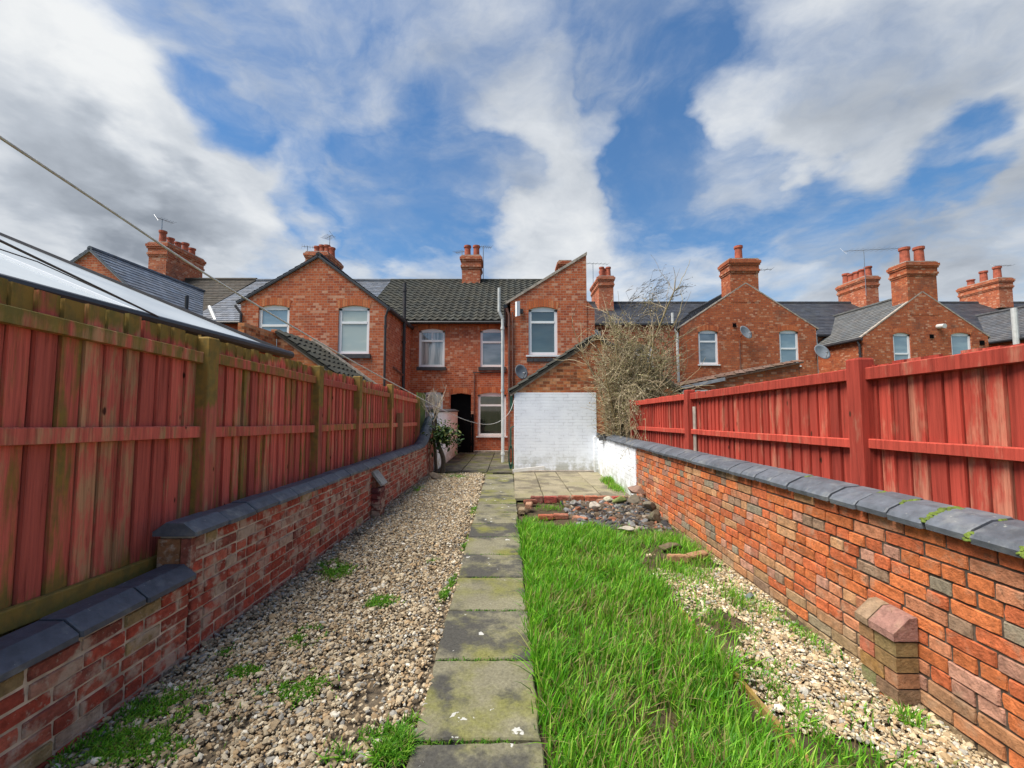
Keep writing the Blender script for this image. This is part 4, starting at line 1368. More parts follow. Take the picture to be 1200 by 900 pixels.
# ---- set back terrace on the right
DSL = (0.042, 0.045, 0.055)
party = [2.4, 13.0, 21.2, 29.2, 48]
lab = ['terraced house with dark slate roof and many-potted chimney behind the bare shrub', 'set back terraced house with dark slate roof between the two right-hand brick gables',
       'set back terraced house with dark slates right of the paired-pot chimney', 'terraced house with mottled slate roof at the far right edge']
rowb = []
for k in range(4):
    t = terrace_house(party[k], party[k + 1], YB, YBR, ZBE, ZBR, lab[k], 'brick_right', 'slate', M['slate'], tuple(c * (1 + 0.08 * k) for c in DSL), course=0.22, tw=0.28, seed=20 + k)
    rowb.append(t)
chimney(rowb[0], 5.12, 5.98, 24.5, 26.8, 7.4, 9.45, [.9, 1.1, .9], 'brick', 0.6, 0.17, 'y')
q = MB()
for k, (x, y) in enumerate(((5.35, 24.75), (5.75, 24.75))):
    q.lathe((x, y, 9.48), [(0.15, 0), (0.13, .5), (0.16, .52), (0.16, .6), (.12, .6)], 12)
q.build('chimney_pot', M['pot'], rowb[0])
chimney(rowb[1], 20.85, 21.6, 24.5, 26.6, 7.6, 9.45, [1, .95, .95, .95, 1.2], 'brick', 0.62, 0.19, 'y')
chimney(rowb[2], 28.7, 29.5, 24.5, 26.7, 7.6, 9.35, [1.25, 1.2, .7], 'brick', 0.62, 0.19, 'y')

g3w = [(8.14, 9.0, 3.55, 5.06), (11.68, 12.52, 3.5, 5.06)]
g3 = rear_wing(7.36, 13.3, 18.3, YB, (10.3, 7.15), 5.2, 5.17, 'broad red brick gable wing with central chimney and two windows, right of the shrub', 'brick_right', [arch_hole(*w) for w in g3w],
     base=DSL, seed=30, roof_d=3.4, verge='cement')
add_window(g3, *g3w[0], 18.3, 'pane_grey', 0.28, sill='white')
add_window(g3, *g3w[1], 18.3, 'pane_blue', 0.5, sill='white')
chimney(g3, 9.62, 10.86, 18.29, 19.1, 6.3, 8.22, [1.15], 'brick_right', 0.62, 0.17)
m = MB()
m.box((9.66, 18.25, 5.2), (9.80, 18.295, 5.35))
m.build('air_brick', M['black'], g3)
pipe(g3, 'soil_pipe', [(7.0, 18.2, 5.80), (7.0, 18.2, 5.1), (7.18, 18.2, 4.9), (7.2, 18.2, 2.0)], 0.06, 'white_pipe')
m = MB()
wall_prism('side_wall', [(6.2, -0.1), (7.33, -0.1), (7.33, 5.12), (6.2, 4.62)], [], 18.45, YB, M['brick_right'], g3)
roof_plane('roof', g3, (6.1, 18.35, 4.63), (6.1, YB, 4.63), (7.34, 18.35, 5.18), (7.34, YB, 5.18), 'slate', M['slate'], 0.2, 0.26, DSL, 0.25, 33)
pipe(g3, 'downpipe', [(13.45, 18.6, 4.95), (13.42, 18.5, 4.8), (13.42, 18.5, 2.0)], 0.05, 'white_pipe')

g4w = [(16.92, 17.70, 3.55, 5.0), (19.5, 20.40, 3.6, 5.0)]
g4 = rear_wing(15.6, 21.15, 18.6, YB, (18.35, 6.85), 4.86, 4.86, 'brick gable wing with twin-pot chimney and lichened grey slates, at far right', 'brick_right', [arch_hole(*w) for w in g4w],
     base=(0.125, 0.125, 0.12), seed=34, roof_d=2.8, verge='cement')
add_window(g4, *g4w[0], 18.6, 'pane_blue', 0.35, sill='white', low_transom=True)
add_window(g4, *g4w[1], 18.6, 'pane_blue', None, sill='white')
chimney(g4, 17.70, 19.02, 18.59, 19.4, 5.8, 8.20, [1.25, 1.3], 'brick_right', 0.62, 0.2)
gutter(g4, (15.45, 18.5, 4.70), (15.45, 21.6, 4.70), 0.065, 'iron_pipe')
pipe(g4, 'downpipe', [(15.46, 18.75, 4.66), (15.5, 18.7, 4.45), (15.5, 18.65, 1.5)], 0.045, 'iron_pipe')
m = MB()
m.obox((15.6, 21.62, 5.0), (0.05, 0.05, 0), (0.1, -0.1, 0), (0, 0.02, 0.5))
m.build('valley_flashing', M['lead'], g4)
m = MB()
m.tube([(18.95, 18.62, 5.28), (18.95, 18.30, 5.25)], 0.1, 10)
m.build('flue', M['flue'], g4)
m = MB()
m.box((18.55, 18.57, 4.75), (18.72, 18.597, 4.92))
m.build('air_brick', M['black'], g4)
m = MB()
m.box((20.75, 18.57, 4.45), (20.95, 18.597, 4.65))
m.build('air_brick', M['black'], g4)

g5 = rear_wing(23.6, 29.2, 18.6, YB, (26.4, 6.85), 4.95, 4.9, 'brick wing with grey slate slope and white vent pipe at the right edge', 'brick_right', [],
     base=(0.10, 0.10, 0.105), seed=37, roof_d=2.8, verge='cement')
gutter(g5, (23.45, 18.5, 4.85), (23.45, 21.6, 4.85), 0.075, 'black_plastic')
pipe(g5, 'vent_pipe', [(23.35, 19.4, 6.3), (23.35, 19.4, 3.2)], 0.11, 'white_pipe', False)
pipe(g5, 'vent_pipe', [(23.3, 21.6, 6.2), (23.3, 21.6, 4.9)], 0.12, 'white_pipe', False)

sat_dish((9.98, 17.95, 4.86), (0.35, -0.88, 0.42), 0.30, 'grey satellite dish on a tall pole between the two windows of the chimney gable', [(9.93, 18.27, 4.62), (9.93, 18.27, 3.2)])
sat_dish((13.25, 18.0, 4.02), (0.1, -0.9, 0.42), 0.34, 'dark satellite dish at the right corner of the chimney gable', [(13.22, 18.28, 4.1), (13.22, 18.28, 3.8)])

# low outhouse behind the right fence
lo3 = empty('outhouse', (7.2, 13, 0), 'low outhouse with shallow brown tiled roof and grey ridge flashing behind the red fence', 'outhouse')
wall_prism('wall', [(5.3, -0.1), (8.9, -0.1), (8.9, 3.0), (5.3, 2.28)], [], 13.0, 16.5, M['brick_right'], lo3)
roof_plane('roof', lo3, (5.1, 12.9, 2.28), (5.1, 16.5, 2.28), (8.95, 12.9, 3.06), (8.95, 16.5, 3.06), 'pantile', M['tile'], 0.3, 0.28, (0.16, 0.095, 0.07), 0.3, 40)
m = MB()
m.prism([(4.95, 2.20), (8.95, 3.0), (8.95, 3.12), (6.9, 2.70), (4.95, 2.30)], 16.45, 16.6)
m.prism([(4.95, 2.14), (6.5, 2.46), (6.5, 2.56), (4.95, 2.24)], 12.84, 12.93)
m.build('flashing', M['lead'], lo3)
m = MB()
m.box((5.2, 12.86, 2.05), (7.6, 12.92, 2.17))
m.build('fascia', M['white_pipe'], lo3)

# ---- lean-to behind the left fence
lt = empty('lean_to', (-2.7, 2.5, 0), 'lean-to with pale shiny plastic roof and black gutter just behind the left fence', 'lean-to')
y0, y1, xe, ze, sl = -1.2, 4.95, -2.65, 2.215, 0.41
wdt = 3.6
m = MB()
m.add([(xe, y0, ze), (xe, y1, ze), (xe - wdt, y1, ze + wdt * sl), (xe - wdt, y0, ze + wdt * sl),
       (xe, y0, ze - .03), (xe, y1, ze - .03), (xe - wdt, y1, ze + wdt * sl - .03), (xe - wdt, y0, ze + wdt * sl - .03)],
      [(0, 1, 2, 3), (7, 6, 5, 4), (0, 4, 5, 1), (1, 5, 6, 2), (2, 6, 7, 3), (3, 7, 4, 0)])
m.build('roof_sheet', M['sheet'], lt)
m = MB()
m.tube([(xe + 0.03, y0, ze - 0.01), (xe + 0.03, y1 + .02, ze - 0.01)], 0.045, 10)
m.build('gutter', M['black_plastic'], lt)
for yb_ in (0.9, 2.0, 3.1):
    m = MB()
    m.obox((xe - wdt / 2, yb_, ze + wdt / 2 * sl + .012), (wdt / 2, 0, -wdt / 2 * sl), (0, 0.014, 0), (0.004, 0, 0.01))
    m.build('glazing_bar', M['white_upvc'], lt)
m = MB()
m.obox((xe - wdt / 2, y1 + .012, ze + wdt / 2 * sl), (wdt / 2 + .02, 0, -(wdt / 2 + .02) * sl), (0, 0.01, 0), (0.014, 0, 0.03))
m.build('edge_trim', M['iron_pipe'], lt)
m = MB()
m.box((xe - 0.15, y0, 0), (xe - 0.07, y1 - 0.02, ze - 0.035))
m.box((xe - 3.5, y1 - .1, 0), (xe - 0.16, y1 - 0.02, 2.1))
m.build('side_wall', M['brick_dark'], lt)

# ------------------------------------------------------------------ aerials
aerial((-15.9, 18.7, 9.1), 1.15, 'small aerial on the wide many-potted chimney at far left', 1.2, 0.7)
aerial((-9.85, 19.9, 7.7), 1.75, 'left of the two aerials by the chimney behind the twin-window gable', 0.4, 0.7)
aerial((-8.88, 20.1, 8.8), 1.25, 'right and taller of the two aerials by the chimney behind the twin-window gable', 2.4, 0.8)
aerial((-1.38, 19.9, 7.6), 1.85, 'aerial on the right side of the twin-pot chimney above black pantiles', 0.3, 0.6)
aerial((-2.42, 20.0, 8.2), 1.05, 'smaller aerial on the left side of the twin-pot chimney above black pantiles', 2.6, 0.6)
aerial((5.2, 26.6, 9.4), 1.6, 'aerial over the red chimney beside the bare shrub', 0.25, 1.6)
aerial((11.15, 18.9, 6.9), 1.05, 'thin aerial just right of the chimney on the broad gable', -0.15, 1.0, 5)
aerial((20.6, 24.2, 8.2), 2.75, 'large long aerial leaning over the five-pot chimney', 0.0, 3.4, 12, 0.45)
aerial((29.4, 25.0, 9.3), 1.0, 'small aerial on the wide chimney near the right edge', 0.1, 1.3, 5)

# ------------------------------------------------------------------ washing line and cable
def px_at(px, py, y):
    r = ray(px, py)
    k = y / r.y
    return Vector((0, 0, CAM_H)) + r * k
pts2d = [(-60, 121, 1.0), (121, 241, 1.5), (262, 334, 2.05), (402, 417, 3.1), (487, 463.5, 4.6), (514, 478, 5.3), (545, 492, 6.6), (565, 497, 7.7), (578, 496.5, 8.6), (588, 492, 9.3), (597, 483, 9.95), (603, 468, 10.5)]
ctrl = [px_at(*p) for p in pts2d]
def spline(P, n=14):
    out = []
    for i in range(len(P) - 1):
        a, b, c, d = P[max(i - 1, 0)], P[i], P[i + 1], P[min(i + 2, len(P) - 1)]
        for k in range(n):
            t = k / n
            out.append(0.5 * ((2 * b) + (c - a) * t + (2 * a - 5 * b + 4 * c - d) * t * t + (3 * b - a - 3 * c + d) * t ** 3))
    out.append(P[-1])
    return out
m = MB()
m.tube(spline(ctrl), 0.0048, 6)
tag(m.build('washing_line', M['rope'], None, smooth=True), 'white rope washing line sagging from the outhouse corner up over the left fence', 'washing line')
m = MB()
m.tube([px_at(-80, 243, 1.75), px_at(0, 282, 2.0), px_at(95, 327.5, 2.5), px_at(185, 371, 3.05)], 0.007, 6)
tag(m.build('cable', M['cable'], None, smooth=True), 'grey cable running over the pale lean-to roof down to its gutter', 'cable')

m = MB()
m.tube([px_at(-60, 273, 1.8), px_at(0, 292, 2.0), px_at(44, 306.7, 2.2), px_at(120, 341, 2.7), px_at(186, 371.5, 3.1)], 0.0035, 6)
tag(m.build('cable', M['cable'], None, smooth=True), 'thin grey wire crossing under the thicker cable over the pale lean-to roof', 'cable')

# ------------------------------------------------------------------ gravel
ICO = None
def ico():
    global ICO
    if ICO is None:
        bm = bmesh.new()
        bmesh.ops.create_icosphere(bm, subdivisions=1, radius=1)
        V = np.array([v.co[:] for v in bm.verts])
        Fc = np.array([[v.index for v in f.verts] for f in bm.faces])
        bm.free()
        ICO = (V, Fc)
    return ICO
def scatter(name, P, size, pal, w, mat, flat=(0.35, 0.7), seed=0, parent=None, jit=0.22):
    """angular stones at points P (n,3) with radii size (n,), one mesh"""
    r = np.random.default_rng(seed)
    V, Fc = ico()
    n, nv = len(P), len(V)
    sc = np.stack([r.uniform(.75, 1.3, n), r.uniform(.6, 1.0, n), r.uniform(*flat, n)], 1) * size[:, None]
    v = V[None] * (1 + r.uniform(-jit, jit, (n, nv, 1))) * sc[:, None]
    az = r.uniform(0, 2 * np.pi, n); tx = r.normal(0, .35, n); ty = r.normal(0, .35, n)
    def rot(a, i, j):
        m = np.tile(np.eye(3), (n, 1, 1)); c, s = np.cos(a), np.sin(a)
        m[:, i, i] = c; m[:, j, j] = c; m[:, i, j] = -s; m[:, j, i] = s
        return m
    Rm = rot(az, 0, 1) @ rot(tx, 1, 2) @ rot(ty, 0, 2)
    v = np.einsum('nij,nvj->nvi', Rm, v) + P[:, None]
    f = Fc[None] + (np.arange(n) * nv)[:, None, None]
    pal = np.array(pal); w = np.array(w) / np.sum(w)
    c = pal[r.choice(len(pal), n, p=w)] * r.uniform(.75, 1.2, (n, 1))
    c = np.repeat(c, len(Fc), 0)
    return np_mesh(name, v.reshape(-1, 3), f.reshape(-1, 3), c, mat, parent)

PAL_G = [(0.47, 0.38, 0.25), (0.56, 0.48, 0.34), (0.34, 0.255, 0.155), (0.66, 0.61, 0.50), (0.20, 0.155, 0.10), (0.40, 0.28, 0.155), (0.30, 0.285, 0.25)]
WG = [6, 3, 5, 1.2, 2, 3, 2.5]
def gravel_pts(n, x0, x1, y0, y1, seed, pw=1.6):
    r = np.random.default_rng(seed)
    f = r.uniform(0, 1, n) ** pw
    y = y0 + (y1 - y0) * f
    x = x0 + (x1 - x0) * r.uniform(0, 1, n)
    return x, y, r
x, y, r = gravel_pts(56000, XL + 0.02, -0.42, 1.3, 10.4, 1)
lim = -0.455 - 0.020 * (y - 2.0) - 0.005 + 0.07 * (vnoise(x, y, 2, 4) - .5)
thin = vnoise(x, y, 5, 1.6) * 0.6 + vnoise(x, y, 6, 5) * 0.4
edge = np.clip((lim - x) / 0.22, 0, 1)
k = (x < lim) & ((thin > 0.22) | (r.uniform(0, 1, len(x)) < .4)) & (r.uniform(0, 1, len(x)) < 0.35 + 0.65 * edge)
x, y = x[k], y[k]
sz = np.clip(r.lognormal(math.log(0.0088), 0.40, len(x)), 0.0045, 0.024) * (1 + 0.05 * y)
z = r.uniform(-0.004, 0.018, len(x)) + 0.02 * vnoise(x, y, 8, 2)
z = np.where(x > -0.46 - 0.02 * (y - 2), .034, z)
tag(scatter('gravel', np.stack([x, y, z], 1), sz, PAL_G, WG, M['stone'], seed=2), 'pale angular gravel covering the ground between the left wall and the path', 'gravel', kind='stuff')
x, y, r = gravel_pts(25000, 1.16, XR - 0.01, 1.3, 4.6, 4, 1.15)
edge = 1.28 + 0.10 * (vnoise(x, y, 12, 2.5) - .5) + 0.10 * np.clip(y - 3.6, 0, 1)
thin = vnoise(x, y, 15, 2.4) * .6 + vnoise(x, y, 16, 7) * .4
k = (x > edge) & (r.uniform(0, 1, len(x)) < np.clip((x - edge) / 0.22, 0.12, 1)) & (thin > 0.36 + 0.2 * np.clip(y - 3.2, 0, 1))
x, y = x[k], y[k]
sz = np.clip(r.lognormal(math.log(0.0088), 0.40, len(x)), 0.0045, 0.024)
z = r.uniform(-0.002, 0.02, len(x)) + 0.02 * vnoise(x, y, 8, 2)
tag(scatter('gravel', np.stack([x, y, z], 1), sz, [(min(1, a * 1.12), min(1, b * 1.12), c * 1.1) for a, b, c in PAL_G], WG, M['stone'], seed=3), 'pale gravel strip between the long grass and the right wall', 'gravel', kind='stuff')

# ------------------------------------------------------------------ grass
def blades(name, X, Y, Z0, H, width, cols, mat, seed=0, lean=0.45, parent=None, wind=(0.1, -0.05)):
    r = np.random.default_rng(seed)
    n = len(X)
    az = r.uniform(0, 2 * np.pi, n)
    ln = np.abs(r.normal(0, lean, n)) + 0.08
    dx, dy = np.cos(az) * ln + wind[0], np.sin(az) * ln + wind[1]
    fa = az + np.pi / 2 + r.normal(0, .5, n)
    wx, wy = np.cos(fa), np.sin(fa)
    V = np.zeros((n, 7, 3))
    for s, (t, w) in enumerate(((0, 1.0), (0.4, 0.9), (0.75, 0.62), (1.0, 0.0))):
        bx, by = X + dx * H * t ** 1.8, Y + dy * H * t ** 1.8
        bz = Z0 + H * (t - 0.28 * ln * t * t)
        if s < 3:
            V[:, 2 * s] = np.stack([bx - wx * width * w, by - wy * width * w, bz], 1)
            V[:, 2 * s + 1] = np.stack([bx + wx * width * w, by + wy * width * w, bz], 1)
        else:
            V[:, 6] = np.stack([bx, by, bz], 1)
    T = np.array([[0, 1, 3], [0, 3, 2], [2, 3, 5], [2, 5, 4], [4, 5, 6]])
    f = T[None] + (np.arange(n) * 7)[:, None, None]
    return np_mesh(name, V.reshape(-1, 3), f.reshape(-1, 3), np.repeat(cols, 5, 0), mat, parent)

def grass_cols(n, r, dry=None):
    base = np.array([(0.15, 0.40, 0.024), (0.09, 0.28, 0.02), (0.24, 0.50, 0.04), (0.34, 0.52, 0.07), (0.06, 0.17, 0.015)])
    c = base[r.choice(5, n, p=[.36, .26, .2, .1, .08])] * r.uniform(.75, 1.25, (n, 1))
    p = 0.05 if dry is None else np.clip(dry, 0.03, 0.75)
    k = r.uniform(0, 1, n) < p
    dc = np.array([(0.36, 0.31, 0.14), (0.26, 0.26, 0.09), (0.22, 0.17, 0.08)])
    c[k] = dc[r.choice(3, k.sum())] * r.uniform(.8, 1.2, (k.sum(), 1))
    return c
r = np.random.default_rng(77)
n = 62000
x = r.uniform(0.06, 1.62, n)
y = 1.15 + (5.85 - 1.15) * r.uniform(0, 1, n) ** 1.25
left = 0.155 - 0.0137 * (y - 2.0) + 0.014 * r.normal(0, 1, n) - 0.03 * (vnoise(x * 0, y, 27, 9) > .62)
right = 1.24 + 0.16 * (vnoise(x * 0, y, 21, 3) - .5) - 0.05 * np.clip(y - 3.2, 0, 2)
far = 5.62 + 0.25 * (vnoise(x, y * 0, 22, 3) - .5) - 0.15 * x
clump = vnoise(x, y, 23, 2.6) * .55 + vnoise(x, y, 24, 8) * .45
patch = .62 * np.exp(-(((x - .62) / .34) ** 2 + ((y - 2.2) / .5) ** 2)) + .8 * np.exp(-(((x - .55) / .25) ** 2 + ((y - 3.3) / .25) ** 2)) + .6 * np.exp(-(((x - .95) / .22) ** 2 + ((y - 3.0) / .35) ** 2)) + .7 * np.exp(-(((x - .8) / .2) ** 2 + ((y - 4.3) / .3) ** 2)) + 0.5 * np.exp(-(((x - .24) / .1) ** 2 + ((y - 2.9) / .2) ** 2))
k = (x > left) & (x < right + 0.10 * r.normal(0, 1, n) * (r.uniform(0, 1, n) < .4)) & (y < far) & (r.uniform(0, 1, n) < np.clip(1.25 * clump + .18 - .5 * patch, 0.10, 1))
x, y, clump, patch = x[k], y[k], clump[k], patch[k]
n = len(x)
H = (0.085 + 0.13 * clump) * r.uniform(.6, 1.35, n) * (1 - .3 * np.clip(patch, 0, 1))
tag(blades('grass', x, y, np.zeros(n) - 0.01, H, 0.0031 + 0.0004 * y, grass_cols(n, r, 0.09 + .55 * patch + .3 * np.clip(x - 1.15, 0, 1)), M['grass'], 5), 'long bright green grass of the small lawn right of the path', 'grass', kind='stuff')

# weeds and moss on the gravel, by the walls and between paving
def tuft_pts(list_, r):
    X, Y, Hh = [], [], []
    for cx, cy, rx, ry, n, h in list_:
        a = r.normal(0, .5, n); b = r.normal(0, .5, n)
        X.append(cx + a * rx); Y.append(cy + b * ry); Hh.append(h * r.uniform(.5, 1.3, n))
    return np.concatenate(X), np.concatenate(Y), np.concatenate(Hh)
def gz(px, py):
    rr = ray(px, py); k = -CAM_H / rr.z
    return rr.x * k, rr.y * k
W1 = []
for px, py, rx, ry, n, h in [(358, 750, .09, .10, 500, .028), (345, 812, .13, .10, 700, .03), (285, 792, .08, .05, 250, .025), (448, 708, .10, .08, 400, .03), (438, 712, .05, .05, 150, .03),
        (395, 672, .12, .16, 400, .03), (385, 664, .10, .15, 200, .03), (200, 835, .22, .12, 900, .03), (150, 880, .25, .10, 900, .03), (110, 885, .12, .08, 300, .035), (465, 880, .14, .07, 900, .055), (440, 895, .14, .05, 600, .055), (480, 860, .03, .06, 150, .05),
        (262, 770, .05, .08, 100, .02), (556, 600, .04, .25, 200, .04), (545, 640, .03, .18, 150, .035), (520, 700, .03, .10, 120, .03), (530, 685, .025, .15, 120, .03), (440, 556 + 50, .1, .1, 60, .03), (505, 660, .05, .05, 60, .03), (490, 575, .1, .3, 120, .05), (535, 560, .2, .2, 200, .05)]:
    cx, cy = gz(px, py)
    W1.append((cx, cy, rx, ry, n, h))
r = np.random.default_rng(8)
x, y, h = tuft_pts([(a, b, c * 1.15, d * 1.15, int(n_ * 2.0), hh) for a, b, c, d, n_, hh in W1], r)
k = (x > XL + .02) & (x < -0.455 - 0.02 * (y - 2) - .004) & (vnoise(x, y, 41, 9) * .6 + vnoise(x, y, 42, 25) * .4 > .42)
x, y, h = x[k], y[k], h[k]
tag(blades('weeds', x, y, np.full(len(x), .018), h, 0.0038, grass_cols(len(x), r, np.full(len(x), .1)) * .8, M['grass'], 6, 0.9), 'low green weeds and moss growing through the left gravel', 'weeds', kind='stuff')
W2 = [(1.62, 4.1, .25, .4, 1000, .08), (1.95, 3.2, .1, .6, 500, .06), (1.5, 3.3, .12, .5, 400, .06), (1.75, 1.8, .2, .2, 260, .06), (1.45, 2.2, .06, .4, 350, .07), (1.9, 4.7, .2, .5, 900, .12), (1.75, 5.1, .3, .3, 700, .10), (1.3, 5.0, .3, .35, 900, .09), (1.8, 3.5, .12, .3, 350, .09), (1.55, 2.6, .12, .1, 110, .06), (1.62, 3.0, .1, .1, 120, .06),
      (1.55, 1.9, .2, .2, 220, .07), (1.97, 2.2, .06, .06, 160, .07), (2.0, 2.9, .06, .3, 150, .06), (1.75, 2.25, .15, .12, 80, .05), (1.3, 5.5, .3, .2, 350, .08), (2.0, 8.9, .12, .25, 700, .13), (1.98, 8.2, .12, .4, 600, .10), (.95, 7.15, .2, .1, 120, .06), (.6, 6.75, .25, .12, 160, .08), (.3, 6.1, .2, .1, 200, .07)]
x, y, h = tuft_pts(W2, r)
k = (x < XR - .015) & (x > .16)
x, y, h = x[k], y[k], h[k]
tag(blades('weeds', x, y, np.where(y > 7.3, .05, .0), h, 0.0036, grass_cols(len(x), r, np.full(len(x), .2)), M['grass'], 7, 0.6), 'scattered grass tufts at the foot of the right wall and patio', 'weeds', kind='stuff')
x = path_l(2) - 0.01 + 0.6 * r.uniform(0, 1, 2200); y = np.array(joints)[r.integers(3, 12, 2200)] + r.normal(0, .008, 2200)
h = r.uniform(.010, .032, 2200) * (vnoise(x, y, 31, 5) > .45)
k = h > 0
tag(blades('moss', x[k], y[k], np.full(k.sum(), .02), h[k], 0.004, grass_cols(k.sum(), r) * .6, M['grass'], 9, 0.8), 'moss in the joints between the path slabs', 'moss', kind='stuff')

# ------------------------------------------------------------------ rubble bed and edging
x, y, r = gravel_pts(6500, 0.85, XR - .02, 5.55, 7.25, 9, 1.0)
mound = 0.05 * np.exp(-(((x - 1.5) / .6) ** 2 + ((y - 6.5) / .6) ** 2)) + .16 * np.exp(-(((x - 1.98) / .22) ** 2 + ((y - 6.6) / .5) ** 2))
k = (y - 5.55 > 0.5 * np.clip(1.3 - x, 0, 1)) & (r.uniform(0, 1, len(x)) < .9)
x, y, mound = x[k], y[k], mound[k]
sz = np.clip(r.lognormal(math.log(0.018), .62, len(x)), .007, .085)
tag(scatter('rubble', np.stack([x, y, mound + r.uniform(-.01, .02, len(x))], 1), sz, [(0.05, 0.05, 0.055), (0.10, 0.10, 0.105), (0.20, 0.20, 0.20), (0.09, 0.065, 0.045), (0.30, 0.25, 0.19), (0.34, 0.14, .08), (0.14, 0.10, 0.065)], [4.5, 3.5, 2, 5, 1.5, 1.3, 4], M['rubble'], seed=10),
    'dark broken slate and rubble heaped in the bed before the patio', 'rubble', kind='stuff')

def stone(loc, s, col, label, seed, group='stones lying on the rubble bed'):
    bm = bmesh.new()
    bmesh.ops.create_icosphere(bm, subdivisions=3, radius=1)
    rr = random.Random(seed)
    ph = [rr.uniform(0, 6) for _ in range(6)]
    cuts = [Vector((rr.uniform(-1, 1), rr.uniform(-1, 1), rr.uniform(-1, 1))).normalized() for _ in range(7)]
    mb = MB()
    V = []
    for v in bm.verts:
        p = v.co.copy()
        for c in cuts:
            d = p.dot(c) - 0.48
            if d > 0:
                p -= c * d * 0.9
        p *= 1 + 0.06 * math.sin(5 * p.x + ph[0]) * math.sin(4 * p.y + ph[1])
        V.append((loc[0] + p.x * s[0], loc[1] + p.y * s[1], loc[2] + p.z * s[2]))
    mb.add(V, [tuple(v.index for v in f.verts) for f in bm.faces], col)
    bm.free()
    o = mb.build('stone', M['rubble'], None)
    me = o.data
    off = Vector(loc)
    me.transform(Matrix.Translation(-off))
    o.location = off
    return tag(o, label, 'stone', group)
stone((1.22, 6.35, .13), (.10, .09, .075), (0.5, 0.45, 0.38), 'pale rounded stone at the middle of the dark rubble', 1)
stone((1.98, 6.85, .27), (.17, .15, .09), (0.26, 0.17, 0.13), 'flat brown stone topmost on the heap against the right wall', 2)
stone((1.86, 6.55, .2), (.14, .13, .10), (0.14, 0.12, 0.09), 'dark lump under the flat brown stone by the wall', 3)
stone((2.0, 6.2, .17), (.12, .12, .09), (0.18, 0.16, 0.12), 'grey brown stone in the heap just before the flat brown stone', 4)
stone((1.68, 6.75, .14), (.13, .11, .07), (0.16, 0.19, 0.06), 'mossy green stone left of the heap at the wall', 5)
stone((1.95, 5.85, .12), (.12, .12, .09), (0.15, 0.13, 0.09), 'earthy lump nearest the grass at the foot of the right wall', 6)
stone((1.42, 5.45, .05), (.13, .09, .05), (0.40, 0.37, 0.30), 'flat pale stone at the far edge of the grass', 7)
stone((1.15, 5.4, .04), (.10, .07, .04), (0.26, 0.25, 0.17), 'dull flat stone half sunk in the far edge of the grass', 8)
stone((1.0, 6.75, .09), (.10, .08, .06), (0.24, 0.23, 0.22), 'grey stone beside the patio edging bricks', 9)
stone((1.58, 6.95, .11), (.10, .09, .06), (0.42, 0.40, 0.30), 'buff stone against the right end of the patio edging bricks', 10)
stone((1.93, 3.55, .03), (.05, .05, .035), (0.15, 0.18, 0.17), 'small dark grey green stone on the gravel by the right wall', 11)
stone((-1.72, 9.6, .08), (.17, .13, .11), (0.22, 0.17, 0.12), 'squat brown stone block near the trunk of the small leafy tree', 12)
stone((1.72, 4.75, .05), (.16, .09, .07), (0.13, 0.10, 0.06), 'dark clod of earth behind the broken edging bricks', 13)

def brick_thing(loc, rz, col, label, group, dims=(0.215, 0.10, 0.068), tilt=(0, 0), seed=0, name='loose_brick'):
    rr = random.Random(seed)
    bm = bmesh.new()
    bmesh.ops.create_cube(bm, size=1)
    for v in bm.verts:
        v.co = Vector((v.co.x * dims[0], v.co.y * dims[1], v.co.z * dims[2]))
    bmesh.ops.bevel(bm, geom=bm.edges[:], offset=0.009, segments=2, affect='EDGES')
    bmesh.ops.subdivide_edges(bm, edges=[e for e in bm.edges if e.calc_length() > .05], cuts=4)
    for v in bm.verts:
        v.co += Vector([rr.uniform(-.003, .003) for _ in range(3)])
    me = bpy.data.meshes.new(name)
    bm.to_mesh(me)
    bm.free()
    at = me.attributes.new('col', 'FLOAT_COLOR', 'FACE')
    at.data.foreach_set('color', np.tile(np.array((*col, 1), dtype=np.float32), len(me.polygons)))
    me.materials.append(M['garden_brick'])
    o = bpy.data.objects.new(name, me)
    o.location = loc
    o.rotation_euler = (tilt[0], tilt[1], rz)
    COL.objects.link(o)
    return tag(o, label, 'brick', group)
rs2 = random.Random(9)
for k in range(7):
    xx = 0.42 + k * 0.228
    brick_thing((xx, 7.22 + rs2.uniform(-.02, .02), .055 + rs2.uniform(-.01, .01)), rs2.uniform(-.06, .06), tuple(c * rs2.uniform(.8, 1.15) for c in rs2.choice([(0.36, 0.10, 0.06), (0.42, 0.16, 0.09), (0.30, 0.09, 0.06)])),
                'red brick in the row along the front edge of the patio', 'bricks edging the patio', dims=(.215, .1, .11), seed=k)
for (xx, yy, zz, rz, c, l) in [(.26, 6.62, .09, 1.45, (0.44, 0.24, 0.15), 'pale orange brick standing nearest the path at the planting bed corner'), (.15, 6.45, .05, 1.5, (0.26, 0.20, 0.12), 'dull mossy brick tight against the path edge'),
        (.48, 6.12, .035, .05, (0.40, 0.12, 0.065), 'red brick left one of the front edging of the planting bed'), (.70, 6.16, .035, -.03, (0.36, 0.13, 0.08), 'red brick right one of the front edging of the planting bed'), (.95, 6.0, .035, -.75, (0.44, 0.2, 0.12), 'slanting light red brick at the corner of rubble and grass'),
        (.3, 7.0, .06, .2, (0.22, 0.08, 0.05), 'dark red brick behind the pale one at the path edge'), (1.5, 7.05, .06, .35, (0.40, 0.2, 0.13), 'tilted buff red brick on the rubble before the patio')]:
    brick_thing((xx, yy, zz), rz, c, l, 'loose bricks round the planting bed', seed=int(xx * 100))
ex_, ey_ = gz(800, 660)
brick_thing((ex_ - .05, ey_, .05), -.12, (0.40, 0.23, 0.12), 'left piece of broken clay edging lying across the gravel end', 'broken edging pieces', dims=(.20, .07, .07), seed=61, name='edging_stone')
